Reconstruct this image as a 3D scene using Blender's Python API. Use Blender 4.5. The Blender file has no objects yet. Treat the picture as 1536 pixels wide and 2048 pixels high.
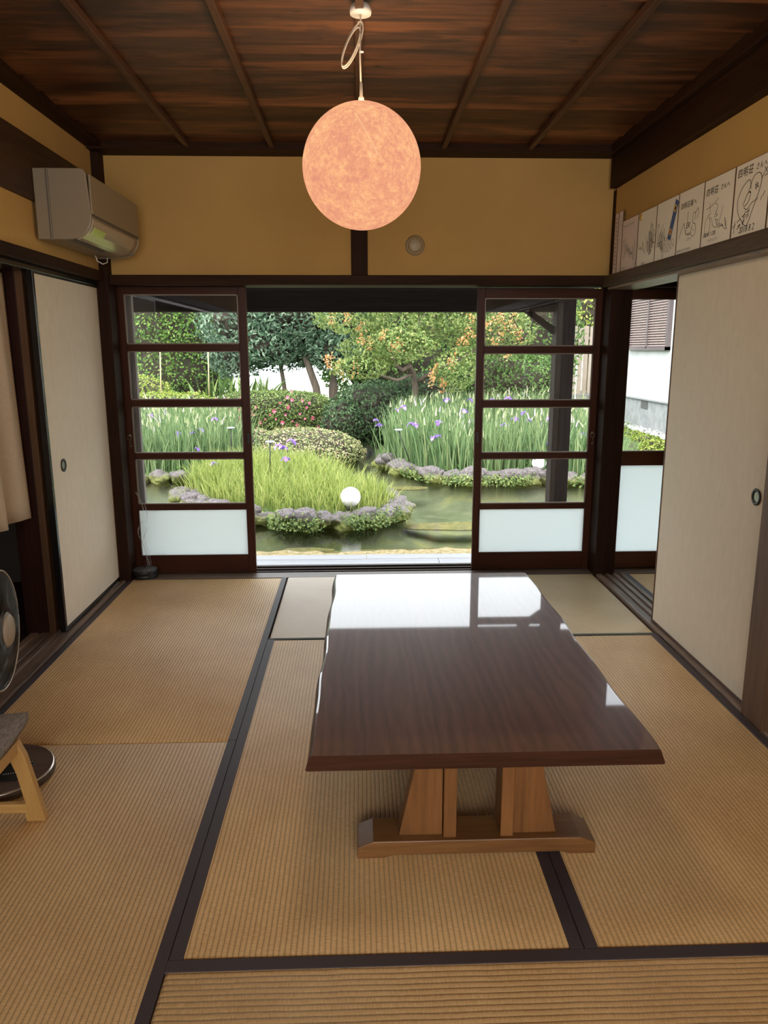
import bpy, math, random
import numpy as np
from mathutils import Vector, Matrix, noise

random.seed(7)
RNG = np.random.default_rng(11)
C = bpy.context.scene.collection
SC = bpy.context.scene
PI = math.pi

# ------------------------------------------------------------------ camera
cam_d = bpy.data.cameras.new('camera'); cam = bpy.data.objects.new('camera', cam_d); C.objects.link(cam)
FPX, PITCH, YAW, ROLL, CAMZ = 1506.3, -.2125, .0343, -.0018, 1.3854
cam_d.sensor_fit = 'VERTICAL'; cam_d.sensor_height = 34.6; cam_d.lens = 34.6 * FPX / 2048
cp, sp, cy, sy = math.cos(PITCH), math.sin(PITCH), math.cos(YAW), math.sin(YAW)
F_ = Vector((sy * cp, cy * cp, sp)); R0 = Vector((cy, -sy, 0)); U0 = R0.cross(F_)
R_ = math.cos(ROLL) * R0 + math.sin(ROLL) * U0; U_ = -math.sin(ROLL) * R0 + math.cos(ROLL) * U0
M = Matrix((R_, U_, -F_)).transposed().to_4x4(); M.translation = (0, 0, CAMZ)
cam.matrix_world = M
cam_d.clip_start = .02; cam_d.clip_end = 200
SC.camera = cam

# ------------------------------------------------------------------ world, light, exposure
w = bpy.data.worlds.new('overcast_sky'); SC.world = w; w.use_nodes = True
nt = w.node_tree; nt.nodes.clear()
bg = nt.nodes.new('ShaderNodeBackground'); wo = nt.nodes.new('ShaderNodeOutputWorld')
bg.inputs[0].default_value = (.90, .96, 1.0, 1); bg.inputs[1].default_value = 4.2
nt.links.new(bg.outputs[0], wo.inputs[0])
sd = bpy.data.lights.new('sun', 'SUN'); sd.energy = 3.0; sd.angle = math.radians(25); sd.color = (1, .96, .86)
so = bpy.data.objects.new('sun', sd); C.objects.link(so)
so.rotation_euler = (math.radians(30), math.radians(-22), 0)
# added fill light behind the photographer; no window is known there
ad = bpy.data.lights.new('rear_fill_light', 'AREA'); ad.shape = 'RECTANGLE'; ad.size = 2.6; ad.size_y = 1.6
ad.energy = 30; ad.color = (1, .88, .72)
ao = bpy.data.objects.new('rear_fill_light', ad); C.objects.link(ao)
ao.location = (.1, -2.15, 1.45); ao.rotation_euler = (math.radians(58), 0, 0)
SC.view_settings.view_transform = 'Standard'; SC.view_settings.look = 'None'
SC.view_settings.gamma = 1; SC.view_settings.use_curve_mapping = False
SC.view_settings.exposure = 0.38
SC.cycles.use_denoising = True
SC.cycles.max_bounces = 10; SC.cycles.diffuse_bounces = 5; SC.cycles.transparent_max_bounces = 12
SC.cycles.caustics_reflective = False; SC.cycles.caustics_refractive = False
SC.cycles.sample_clamp_indirect = 6

# ------------------------------------------------------------------ materials
def newmat(name):
    m = bpy.data.materials.new(name); m.use_nodes = True
    n = m.node_tree; b = n.nodes['Principled BSDF']
    return m, n, b
def L(n, a, b): n.links.new(a, b)
def nd(n, t, **k):
    x = n.nodes.new(t)
    for a, v in k.items():
        if a.startswith('i_'): x.inputs[int(a[2:])].default_value = v
        else: setattr(x, a, v)
    return x
def coords(n, scale, kind='Object', rot=(0, 0, 0)):
    tc = nd(n, 'ShaderNodeTexCoord'); mp = nd(n, 'ShaderNodeMapping')
    mp.inputs['Scale'].default_value = scale; mp.inputs['Rotation'].default_value = rot
    L(n, tc.outputs[kind], mp.inputs[0]); return mp.outputs[0]
def ramp(n, fac, stops):
    r = nd(n, 'ShaderNodeValToRGB'); e = r.color_ramp.elements
    while len(e) < len(stops): e.new(.5)
    for i, (p, c) in enumerate(stops): e[i].position = p; e[i].color = (*c, 1)
    L(n, fac, r.inputs[0]); return r.outputs[0]
def bump(n, b, h, strength=.3, dist=.01):
    u = nd(n, 'ShaderNodeBump'); u.inputs['Strength'].default_value = strength; u.inputs['Distance'].default_value = dist
    L(n, h, u.inputs['Height']); L(n, u.outputs[0], b.inputs['Normal']); return u
def noise_tex(n, vec, scale, detail=4, rough=.55, dist=0):
    t = nd(n, 'ShaderNodeTexNoise'); t.inputs['Scale'].default_value = scale; t.inputs['Detail'].default_value = detail
    t.inputs['Roughness'].default_value = rough; t.inputs['Distortion'].default_value = dist
    L(n, vec, t.inputs['Vector']); return t.outputs[0]
def mixc(n, f, a, b, typ='MIX'):
    m = nd(n, 'ShaderNodeMix', data_type='RGBA', blend_type=typ)
    if isinstance(f, (int, float)): m.inputs[0].default_value = f
    else: L(n, f, m.inputs[0])
    for s, v in ((6, a), (7, b)):
        if isinstance(v, tuple): m.inputs[s].default_value = (*v, 1)
        else: L(n, v, m.inputs[s])
    return m.outputs[2]
def math_(n, op, a, b=0.0, c=None):
    m = nd(n, 'ShaderNodeMath', operation=op)
    for s, v in ((0, a), (1, b)) + (((2, c),) if c is not None else ()):
        if isinstance(v, (int, float)): m.inputs[s].default_value = v
        else: L(n, v, m.inputs[s])
    return m.outputs[0]

def nd_clamp(n, a):
    c = nd(n, 'ShaderNodeClamp'); L(n, a, c.inputs[0]); return c.outputs[0]
def plain(name, col, rough=.5, metal=0, spec=.5):
    m, n, b = newmat(name)
    b.inputs['Base Color'].default_value = (*col, 1); b.inputs['Roughness'].default_value = rough
    b.inputs['Metallic'].default_value = metal; b.inputs['Specular IOR Level'].default_value = spec
    return m
def wood(name, c1, c2, axis='x', scale=9, rough=.5, bmp=.25, coat=0, tint=False):
    spec = min(.35, max(.05, c2[0] * 1.6))
    m, n, b = newmat(name)
    s = {'x': (.06, 1, 1), 'y': (1, .06, 1), 'z': (1, 1, .06)}[axis]
    v = coords(n, s)
    big = noise_tex(n, v, scale, 5, .6, .6); fine = noise_tex(n, v, scale * 9, 3, .6)
    f = math_(n, 'MULTIPLY_ADD', fine, .4, math_(n, 'MULTIPLY', big, .62))
    col = ramp(n, f, [(.33, c1), (.68, c2)])
    if tint:
        a = nd(n, 'ShaderNodeAttribute', attribute_name='tint')
        col = mixc(n, 1.0, col, ramp(n, a.outputs[2], [(0, (.45, .42, .42)), (1, (1.3, 1.25, 1.2))]), 'MULTIPLY')
    L(n, col, b.inputs['Base Color']); b.inputs['Roughness'].default_value = rough; b.inputs['Specular IOR Level'].default_value = spec
    bump(n, b, f, bmp, .004)
    if coat: b.inputs['Coat Weight'].default_value = coat; b.inputs['Coat Roughness'].default_value = .12
    return m
def ceil_variation(m):
    """patches of darker purple brown tone on the boards, knots"""
    n = m.node_tree; b = n.nodes['Principled BSDF']; src = b.inputs['Base Color'].links[0].from_socket
    p = noise_tex(n, coords(n, (.9, 5, 1)), 2.2, 5, .65, .5)
    dk = mixc(n, 1.0, src, (.42, .46, .58), 'MULTIPLY')
    c = mixc(n, ramp(n, p, [(.44, (0, 0, 0)), (.56, (1, 1, 1))]), src, dk)
    vo = nd(n, 'ShaderNodeTexVoronoi'); vo.inputs['Scale'].default_value = 3.2; L(n, coords(n, (1, 2.2, 1)), vo.inputs['Vector'])
    c = mixc(n, ramp(n, vo.outputs['Distance'], [(.035, (1, 1, 1)), (.07, (0, 0, 0))]), c, (.02, .008, .005))
    L(n, c, b.inputs['Base Color'])
def plaster(name, c):
    m, n, b = newmat(name); v = coords(n, (1, 1, 1))
    f = noise_tex(n, v, 160, 4, .6); g = noise_tex(n, v, 2.2, 3)
    L(n, ramp(n, math_(n, 'MULTIPLY_ADD', f, .35, math_(n, 'MULTIPLY', g, .6)), [(.3, tuple(x * .9 for x in c)), (.7, tuple(min(1, x * 1.07) for x in c))]), b.inputs['Base Color'])
    b.inputs['Roughness'].default_value = .92; b.inputs['Specular IOR Level'].default_value = .15
    bump(n, b, f, .25, .002); return m
def tatami(name, cd, cl, axis='x', pitch=.0135, rough=.5, depth=.5):
    """woven rush: ribs repeat along axis"""
    m, n, b = newmat(name)
    tc = nd(n, 'ShaderNodeTexCoord'); sx = nd(n, 'ShaderNodeSeparateXYZ'); L(n, tc.outputs['Object'], sx.inputs[0])
    a, o = (sx.outputs[0], sx.outputs[1]) if axis == 'x' else (sx.outputs[1], sx.outputs[0])
    wob = noise_tex(n, tc.outputs['Object'], 9, 2)
    ph = math_(n, 'ADD', math_(n, 'DIVIDE', a, pitch), math_(n, 'MULTIPLY', wob, .35))
    fr = math_(n, 'FRACT', ph); tri = math_(n, 'ABSOLUTE', math_(n, 'MULTIPLY_ADD', fr, 2.0, -1.0))
    rib = math_(n, 'SUBTRACT', 1.0, math_(n, 'POWER', tri, 3.0))
    cell = math_(n, 'FLOOR', ph)
    cross = math_(n, 'SINE', math_(n, 'ADD', math_(n, 'MULTIPLY', o, 1150.0), math_(n, 'MULTIPLY', cell, 3.14159)))
    sv = coords(n, (1, .12, 1) if axis == 'y' else (.12, 1, 1))
    streak = noise_tex(n, sv, 420, 2, .5); big = noise_tex(n, tc.outputs['Object'], 2.4, 4, .6)
    k = math_(n, 'MULTIPLY_ADD', streak, .5, math_(n, 'MULTIPLY', big, .5))
    col = ramp(n, k, [(.32, cd), (.68, cl)])
    col = mixc(n, math_(n, 'MULTIPLY', math_(n, 'SUBTRACT', 1.0, rib), depth), col, tuple(x * .36 for x in cd))
    L(n, col, b.inputs['Base Color']); b.inputs['Roughness'].default_value = rough
    b.inputs['Specular IOR Level'].default_value = .5
    h = math_(n, 'MULTIPLY_ADD', cross, .06, rib)
    bump(n, b, h, .55, .0022); return m
def fibre_paper(name, c, c2):
    m, n, b = newmat(name); v = coords(n, (1, 1, .45))
    vo = nd(n, 'ShaderNodeTexVoronoi'); vo.inputs['Scale'].default_value = 130; L(n, v, vo.inputs['Vector'])
    f = ramp(n, vo.outputs['Distance'], [(.0, (1, 1, 1)), (.16, (0, 0, 0))])
    g = noise_tex(n, v, 28, 4)
    sel = ramp(n, noise_tex(n, v, 33, 2), [(.5, (0, 0, 0)), (.62, (1, 1, 1))])
    base = ramp(n, g, [(.3, tuple(x * .93 for x in c)), (.7, c)])
    L(n, mixc(n, mixc(n, 1.0, f, sel, 'MULTIPLY'), base, c2), b.inputs['Base Color'])
    b.inputs['Roughness'].default_value = .6; b.inputs['Specular IOR Level'].default_value = .35
    return m
def glass(name, tint=(1, 1, 1), refl=1.0):
    m, n, b = newmat(name); n.nodes.remove(b)
    t = nd(n, 'ShaderNodeBsdfTransparent'); t.inputs[0].default_value = (*tint, 1)
    g = nd(n, 'ShaderNodeBsdfGlossy'); g.inputs['Roughness'].default_value = .01
    fr = nd(n, 'ShaderNodeFresnel'); fr.inputs[0].default_value = 1.45
    mx = nd(n, 'ShaderNodeMixShader'); L(n, math_(n, 'MULTIPLY', fr.outputs[0], refl), mx.inputs[0])
    L(n, t.outputs[0], mx.inputs[1]); L(n, g.outputs[0], mx.inputs[2])
    L(n, mx.outputs[0], n.nodes['Material Output'].inputs[0]); return m
def leafmat(name, stops, trans=.35, rough=.5):
    m, n, b = newmat(name); a = nd(n, 'ShaderNodeAttribute', attribute_name='tint')
    col = ramp(n, a.outputs[2], stops); L(n, col, b.inputs['Base Color'])
    b.inputs['Roughness'].default_value = rough; b.inputs['Specular IOR Level'].default_value = .35
    t = nd(n, 'ShaderNodeBsdfTranslucent'); L(n, col, t.inputs[0])
    mx = nd(n, 'ShaderNodeMixShader'); mx.inputs[0].default_value = trans
    L(n, b.outputs[0], mx.inputs[1]); L(n, t.outputs[0], mx.inputs[2]); L(n, mx.outputs[0], n.nodes['Material Output'].inputs[0])
    return m

MT = {}
MT['dark_x'] = wood('dark_wood_x', (.015, .0065, .0035), (.042, .018, .009), 'x', 12, .55)
MT['dark_y'] = wood('dark_wood_y', (.015, .0065, .0035), (.042, .018, .009), 'y', 12, .55)
MT['dark_z'] = wood('dark_wood_z', (.013, .006, .0035), (.036, .015, .008), 'z', 12, .55)
MT['worn_y'] = wood('worn_wood_y', (.07, .045, .032), (.32, .22, .16), 'y', 14, .4, .5)
MT['worn_x'] = wood('worn_wood_x', (.09, .06, .045), (.19, .135, .105), 'x', 14, .42, .4)
MT['black'] = plain('black_lacquer', (.007, .006, .006), .25)
MT['door_z'] = wood('red_brown_door_wood_z', (.035, .012, .007), (.07, .024, .013), 'z', 14, .33, .15)
MT['door_x'] = wood('red_brown_door_wood_x', (.035, .012, .007), (.07, .024, .013), 'x', 14, .33, .15)
MT['door2_z'] = wood('brown_door_wood_z', (.075, .028, .013), (.13, .052, .025), 'z', 14, .38, .15)
MT['door2_x'] = wood('brown_door_wood_x', (.075, .028, .013), (.13, .052, .025), 'x', 14, .38, .15)
MT['post_z'] = wood('brown_post_wood', (.07, .035, .018), (.16, .085, .045), 'z', 9, .5, .3)
MT['ceiling'] = wood('ceiling_board_wood', (.035, .011, .005), (.26, .098, .036), 'x', 6, .42, .35, tint=True)
ceil_variation(MT['ceiling'])
MT['batten'] = wood('ceiling_batten_wood', (.04, .018, .010), (.09, .042, .023), 'y', 14, .4, .2)
MT['plaster'] = plaster('ochre_plaster', (.50, .30, .10))
MT['mat'] = tatami('tatami_rush', (.56, .33, .135), (.90, .61, .30), 'x')
MT['mat_cross'] = tatami('tatami_rush_cross', (.56, .33, .135), (.90, .61, .30), 'y', .0155)
MT['mat_sheen'] = tatami('rush_painted_sheen', (.80, .66, .51), (.93, .82, .68), 'y', .011, .45, .38)  # window sheen put into the colour as a paler rush
MT['mat_yellow'] = tatami('yellow_rush', (.70, .53, .29), (.90, .74, .46), 'y', .011, .5, .38)
MT['heri'] = plain('dark_border_cloth', (.052, .036, .040), .6)
MT['heri_green'] = plain('grey_green_border_cloth', (.12, .14, .12), .6)
MT['fusuma'] = fibre_paper('fusuma_paper', (.68, .58, .44), (.86, .80, .66))
MT['glass'] = glass('window_glass')
m, n, b = newmat('frosted_glass'); b.inputs['Base Color'].default_value = (.82, .86, .86, 1); b.inputs['Roughness'].default_value = .35
t = nd(n, 'ShaderNodeBsdfTranslucent'); t.inputs[0].default_value = (.88, .93, .93, 1)
mx = nd(n, 'ShaderNodeMixShader'); mx.inputs[0].default_value = .62
L(n, b.outputs[0], mx.inputs[1]); L(n, t.outputs[0], mx.inputs[2]); L(n, mx.outputs[0], n.nodes['Material Output'].inputs[0]); MT['frost'] = m
MT['metal'] = plain('aged_brass', (.25, .2, .14), .35, .9)
MT['iron'] = plain('dark_iron', (.02, .02, .02), .45, .3)
MT['white_plastic'] = plain('white_plastic', (.75, .72, .66), .35)
MT['ac_plastic'] = plain('ivory_plastic', (.25, .195, .13), .3)
MT['ac_dark'] = plain('grey_plastic_slot', (.10, .085, .07), .5)
MT['cord'] = plain('ivory_cord', (.55, .46, .36), .5)
MT['ink'] = plain('black_ink', (.012, .012, .014), .6)
MT['faint_ink'] = plain('faded_ink', (.16, .13, .12), .6)
MT['card'] = plain('white_card', (.80, .74, .64), .6)
MT['card_pink'] = plain('pale_pink_card', (.74, .62, .56), .6)
MT['card_edge'] = plain('dark_gold_card_edge', (.16, .09, .05), .5)
MT['gold'] = plain('gold_sticker', (.65, .42, .08), .4)
MT['blue'] = plain('blue_sticker', (.04, .10, .28), .45)
MT['red'] = plain('red_print', (.4, .05, .04), .5)

# ------------------------------------------------------------------ mesh helpers
class MB:
    def __init__(s): s.v = []; s.f = []; s.sm = []; s.t = []
    def add(s, vs, fs, smooth=False, tint=.5):
        o = len(s.v); s.v += [tuple(p) for p in vs]; s.f += [tuple(i + o for i in f) for f in fs]
        s.sm += [smooth] * len(fs); s.t += [tint] * len(vs); return s
    def box(s, x0, x1, y0, y1, z0, z1, tint=.5):
        vs = [(x, y, z) for z in (z0, z1) for y in (y0, y1) for x in (x0, x1)]
        return s.add(vs, [(0, 2, 3, 1), (4, 5, 7, 6), (0, 1, 5, 4), (2, 6, 7, 3), (0, 4, 6, 2), (1, 3, 7, 5)], False, tint)
    def prism(s, poly, ax, a, b, smooth=False):
        """extrude 2D poly (in the other two axes' order) along ax from a to b"""
        def P(u, w, t): return {'x': (t, u, w), 'y': (u, t, w), 'z': (u, w, t)}[ax]
        n = len(poly); vs = [P(u, w, a) for u, w in poly] + [P(u, w, b) for u, w in poly]
        fs = [(i, (i + 1) % n, n + (i + 1) % n, n + i) for i in range(n)] + [tuple(range(n - 1, -1, -1)), tuple(range(n, 2 * n))]
        s.add(vs, fs, False)
        if smooth:
            for i in range(n): s.sm[-(n + 2) + i] = True
        return s
    def tube(s, pts, r, seg=8, closed=False, tint=.5):
        pts = [Vector(p) for p in pts]; n = len(pts)
        rs = r if isinstance(r, (list, tuple)) else [r] * n
        vs = []; up = Vector((0, 0, 1))
        for i, p in enumerate(pts):
            a = pts[(i - 1) % n] if (closed or i > 0) else p; c = pts[(i + 1) % n] if (closed or i < n - 1) else p
            d = (c - a).normalized(); q = d.cross(up)
            if q.length < .05: q = d.cross(Vector((1, 0, 0)))
            q.normalize(); w = q.cross(d)
            for k in range(seg):
                t = 2 * PI * k / seg; vs.append(p + (q * math.cos(t) + w * math.sin(t)) * rs[i])
        fs = []
        for i in range(n if closed else n - 1):
            j = (i + 1) % n
            for k in range(seg): fs.append((i * seg + k, i * seg + (k + 1) % seg, j * seg + (k + 1) % seg, j * seg + k))
        if not closed: fs += [tuple(range(seg)), tuple(range((n - 1) * seg, n * seg))[::-1]]
        return s.add(vs, fs, True, tint)
    def lathe(s, prof, c, axis='z', seg=40):
        """prof: list of (r, h)"""
        vs = []; 
        for r, h in prof:
            for k in range(seg):
                t = 2 * PI * k / seg; a, b_ = r * math.cos(t), r * math.sin(t)
                p = {'z': (a, b_, h), 'y': (a, h, b_), 'x': (h, a, b_)}[axis]
                vs.append((p[0] + c[0], p[1] + c[1], p[2] + c[2]))
        fs = []
        for i in range(len(prof) - 1):
            for k in range(seg): fs.append((i * seg + k, i * seg + (k + 1) % seg, (i + 1) * seg + (k + 1) % seg, (i + 1) * seg + k))
        return s.add(vs, fs, True)
    def build(s, name, mat, parent=None, bevel=0, merge=False):
        me = bpy.data.meshes.new(name)
        off = parent_world(parent) if parent is not None else Vector((0, 0, 0))
        me.from_pydata([(p[0] - off.x, p[1] - off.y, p[2] - off.z) for p in s.v], [], s.f)
        me.polygons.foreach_set('use_smooth', s.sm)
        a = me.attributes.new('tint', 'FLOAT', 'POINT'); a.data.foreach_set('value', s.t)
        me.materials.append(mat); me.update()
        import bmesh as _b
        bm = _b.new(); bm.from_mesh(me); _b.ops.recalc_face_normals(bm, faces=bm.faces); bm.to_mesh(me); bm.free()
        o = bpy.data.objects.new(name, me); C.objects.link(o)
        if parent is not None: o.parent = parent
        if bevel:
            bv = o.modifiers.new('edge', 'BEVEL'); bv.width = bevel; bv.segments = 2; bv.limit_method = 'ANGLE'
        return o
def parent_world(p):
    v = Vector(p.location)
    while p.parent is not None: p = p.parent; v += Vector(p.location)
    return v
def tag(o, label=None, cat=None, group=None, kind=None):
    if label: o['label'] = label
    if cat: o['category'] = cat
    if group: o['group'] = group
    if kind: o['kind'] = kind
    return o
def empty(name, loc, label, cat, group=None, kind=None):
    o = bpy.data.objects.new(name, None); o.empty_display_size = .05; C.objects.link(o); o.location = loc
    return tag(o, label, cat, group, kind)
def struct(name, mb, mat, label, cat, parent=None, bevel=0):
    o = mb.build(name, mat, parent, bevel)
    if parent is None: tag(o, label, cat, None, 'structure')
    return o
def np_mesh(name, V, faces_n, idx, mat, parent=None, tint=None, smooth=True):
    me = bpy.data.meshes.new(name)
    if parent is not None: V = V - np.array(parent_world(parent))
    nf = len(idx) // faces_n
    me.vertices.add(len(V)); me.vertices.foreach_set('co', V.astype(np.float32).ravel())
    me.loops.add(len(idx)); me.loops.foreach_set('vertex_index', idx.astype(np.int32))
    me.polygons.add(nf); me.polygons.foreach_set('loop_start', (np.arange(nf) * faces_n).astype(np.int32))
    me.polygons.foreach_set('use_smooth', np.full(nf, smooth))
    if tint is not None:
        a = me.attributes.new('tint', 'FLOAT', 'POINT'); a.data.foreach_set('value', tint.astype(np.float32))
    me.materials.append(mat); me.update(calc_edges=True); me.validate()
    o = bpy.data.objects.new(name, me); C.objects.link(o)
    if parent is not None: o.parent = parent
    return o
def leaves(name, P, N, size, mat, parent=None, tint=None, aspect=.5, droop=.0, spread=.6):
    n = len(P); N = N + RNG.normal(0, spread, (n, 3)); N /= np.linalg.norm(N, axis=1)[:, None] + 1e-9
    T = RNG.normal(0, 1, (n, 3)); T[:, 2] -= droop; T -= (T * N).sum(1)[:, None] * N; T /= np.linalg.norm(T, axis=1)[:, None] + 1e-9
    B = np.cross(N, T); s = size * RNG.uniform(.65, 1.35, n)[:, None]
    V = np.stack([P - T * s * .5, P + B * s * aspect * .5 + N * s * .10, P + T * s * .5 - N * s * .08, P - B * s * aspect * .5 + N * s * .10], 1).reshape(-1, 3)
    o = np.arange(n)[:, None] * 4
    idx = np.concatenate([o + [0, 1, 2], o + [0, 2, 3]], 1).ravel()
    if tint is None: tint = RNG.uniform(0, 1, n)
    return np_mesh(name, V, 3, idx, mat, parent, np.repeat(tint, 4), False)
def blades(name, base, h, lean, wid, mat, parent=None, tint=None, levels=5, top_t=None):
    n = len(base); t = np.linspace(0, 1, levels)
    ang = RNG.uniform(0, PI, n); side = np.stack([np.cos(ang), np.sin(ang), np.zeros(n)], 1)
    V = []
    for k in range(levels):
        c = base + lean * (t[k] ** 2) * h[:, None] + np.array([0, 0, 1]) * (h * (t[k] - .25 * (lean ** 2).sum(1) * t[k] ** 2))[:, None]
        wk = wid * (1 - t[k] ** 3) * .5 + .0004
        V += [c - side * wk[:, None], c + side * wk[:, None]]
    V = np.stack(V, 1).reshape(-1, 3); o = np.arange(n)[:, None] * 2 * levels
    q = np.concatenate([[2 * k, 2 * k + 1, 2 * k + 3, 2 * k + 2] for k in range(levels - 1)])
    idx = (o + q[None, :]).ravel()
    if tint is None: tint = RNG.uniform(0, 1, n)
    return np_mesh(name, V, 4, idx, mat, parent, np.repeat(tint, 2 * levels))

# =================================================================== ROOM SHELL
XL, XR, D, ZC = -1.42, 1.475, 4.51, 2.49
MB_ = MB
# floors
o = struct('floor', MB().box(-1.46, 1.51, -2.3, 4.5, -.12, -.055), MT['dark_y'], 'dark board floor under the tatami mats', 'floor')
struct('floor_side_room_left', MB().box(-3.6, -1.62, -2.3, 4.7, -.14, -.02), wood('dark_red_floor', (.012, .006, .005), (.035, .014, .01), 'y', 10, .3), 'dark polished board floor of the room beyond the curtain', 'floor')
struct('floor_side_room_right', MB().box(1.60, 3.6, -2.3, 4.5, -.14, -.055), MT['dark_y'], 'board floor under the mats of the right hand room', 'floor')
# ceiling: overlapping boards running across, tinted one by one
cb = MB(); y = 4.42; r = random.Random(3)
while y > -2.3:
    wd = r.uniform(.19, .25); t_ = r.uniform(0, 1)
    vs = [(XL - .03, y - wd, ZC), (XR + .03, y - wd, ZC), (XR + .03, y + .014, ZC - .015), (XL - .03, y + .014, ZC - .015),
          (XL - .03, y - wd, ZC + .02), (XR + .03, y - wd, ZC + .02), (XR + .03, y + .012, ZC + .008), (XL - .03, y + .012, ZC + .008)]
    cb.add(vs, [(0, 1, 2, 3), (7, 6, 5, 4), (0, 4, 5, 1), (1, 5, 6, 2), (2, 6, 7, 3), (3, 7, 4, 0)], False, t_); y -= wd
ceil_o = struct('ceiling', cb, MT['ceiling'], 'dark brown board ceiling with thin battens', 'ceiling')
for x in (-.905, -.452, .016, .48, .953):
    MB().box(x - .014, x + .014, -2.3, 4.44, ZC - .042, ZC - .012).build('ceiling_batten', MT['batten'], ceil_o, .003)
struct('ceiling_slab', MB().box(-3.7, 3.7, -2.4, 4.75, 2.56, 2.64), MT['dark_y'], 'dark boarding over all three rooms', 'ceiling')
n_trim = [0]
def trim(mb, mat, label, bevel=.004):
    n_trim[0] += 1
    return struct('trim_%d' % n_trim[0], mb, mat, label, 'beam' if 'beam' in label or 'rail' in label else ('post' if 'post' in label else 'trim'), None, bevel)
trim(MB().box(XL - .02, XR + .02, 4.40, 4.56, 2.44, 2.56), MT['dark_x'], 'dark ceiling edge trim along the garden wall')
trim(MB().box(-1.46, -1.36, -2.3, 4.40, 2.452, 2.56), MT['dark_y'], 'dark ceiling edge trim above the left wall')
trim(MB().box(1.40, 1.51, -2.3, 4.40, 2.43, 2.56), MT['dark_y'], 'dark ceiling edge trim above the right wall')
trim(MB().box(1.435, 1.57, -2.3, 4.50, 2.272, 2.43), MT['dark_y'], 'deep dark beam high on the right wall')
# far wall plaster
struct('wall_back', MB().box(-1.50, 3.6, 4.55, 4.62, 1.795, 2.56), MT['plaster'], 'ochre plaster wall above the garden doors', 'wall')
trim(MB().box(-.030, .064, 4.515, 4.60, 1.79, 2.45), MT['dark_z'], 'short dark post between the two plaster fields over the opening')
trim(MB().box(-1.44, 1.50, 4.50, 4.72, 1.748, 1.802), MT['dark_x'], 'dark lintel beam over the garden doors')
trim(MB().box(1.57, 3.6, 4.50, 4.72, 1.738, 1.80), MT['dark_x'], 'dark lintel beam over the door of the right hand room')
trim(MB().box(-1.475, -1.40, 4.47, 4.60, -.05, 2.47), MT['dark_z'], 'thin dark corner post beside the air conditioner')
trim(MB().box(-1.52, -1.415, 4.60, 4.74, -.05, 1.80), MT['dark_z'], 'dark post at the left end of the garden doors')
trim(MB().box(1.475, 1.60, 4.49, 4.68, -.05, 2.27), MT['dark_z'], 'thick dark corner post between two glass doors')
# left wall
struct('wall_left', MB().box(-1.52, -1.445, -2.3, 4.55, 1.79, 2.56), MT['plaster'], 'ochre plaster wall over the left doorway', 'wall')
trim(MB().box(-1.50, -1.428, -2.3, 4.47, 2.035, 2.305), wood('left_beam_wood', (.03, .015, .009), (.075, .038, .02), 'y', 9, .5), 'broad dark beam behind the air conditioner')
trim(MB().box(-1.53, -1.422, -2.3, 4.50, 1.762, 1.818), MT['dark_y'], 'dark rail under the plaster of the left wall')
trim(MB().box(-1.60, -1.455, -2.3, 4.50, 1.735, 1.762), MT['black'], 'black door track rail on the left')
# right wall
struct('wall_right', MB().box(1.475, 1.55, -2.3, 4.50, 1.79, 2.29), MT['plaster'], 'ochre plaster wall above the autograph cards', 'wall')
trim(MB().box(1.425, 1.56, -2.3, 4.50, 1.735, 1.797), wood('right_rail_wood', (.03, .018, .012), (.10, .065, .04), 'y', 12, .5, .4), 'dark rail that carries the autograph cards')
trim(MB().box(1.455, 1.63, -2.3, 4.50, 1.722, 1.740), MT['worn_y'], 'grooved door track rail under the card rail')
# sills
sl = MB().box(-1.64, -1.43, 1.5, 4.50, -.05, .0)
for x0, x1 in ((-1.64, -1.605), (-1.585, -1.55), (-1.53, -1.505), (-1.455, -1.43)): sl.box(x0, x1, 1.5, 4.50, 0, .007)
trim(sl, MT['worn_y'], 'worn grooved wooden sill under the left panel', .001)
sr = MB().box(1.485, 1.66, -1, 4.50, -.05, .0)
for x0, x1 in ((1.485, 1.52), (1.545, 1.565), (1.59, 1.61), (1.635, 1.66)): sr.box(x0, x1, -1, 4.50, 0, .008)
trim(sr, MT['worn_y'], 'worn grooved wooden sill under the right panel', .001)
trim(MB().box(-1.44, 3.4, 4.515, 4.625, -.06, -.001), MT['worn_x'], 'wooden threshold board before the garden doors', .002)
tr = MB().box(-1.44, 3.4, 4.626, 4.82, -.06, -.008)
for y0 in (4.64, 4.70, 4.76): tr.box(-1.44, 3.4, y0, y0 + .012, -.008, .002)
trim(tr, wood('track_wood', (.02, .012, .009), (.06, .04, .03), 'x', 12, .3), 'dark track rails of the garden doors', .001)
# rear wall with a wide opening added to let fill light in (behind the photographer), side rooms
rw = MB().box(-3.6, -1.25, -2.42, -2.3, -.1, 2.56).box(1.45, 3.6, -2.42, -2.3, -.1, 2.56).box(-1.25, 1.45, -2.42, -2.3, 2.3, 2.56).box(-1.25, 1.45, -2.42, -2.3, -.1, .55)
struct('wall_rear', rw, MT['plaster'], 'plaster wall behind the photographer with an added wide opening for fill light', 'wall')
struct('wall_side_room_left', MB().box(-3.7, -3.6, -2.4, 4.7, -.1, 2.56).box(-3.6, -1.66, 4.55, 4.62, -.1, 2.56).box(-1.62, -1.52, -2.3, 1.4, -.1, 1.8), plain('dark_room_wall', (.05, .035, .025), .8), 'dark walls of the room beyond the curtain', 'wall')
struct('wall_side_room_right', MB().box(3.5, 3.6, -2.4, 4.7, -.1, 2.56).box(2.75, 3.6, 4.55, 4.62, -.1, 1.8).box(1.72, 3.5, 1.9, 1.96, -.1, 2.56), plain('dim_room_wall', (.10, .065, .04), .8), 'dim walls of the right hand room', 'wall')
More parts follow.
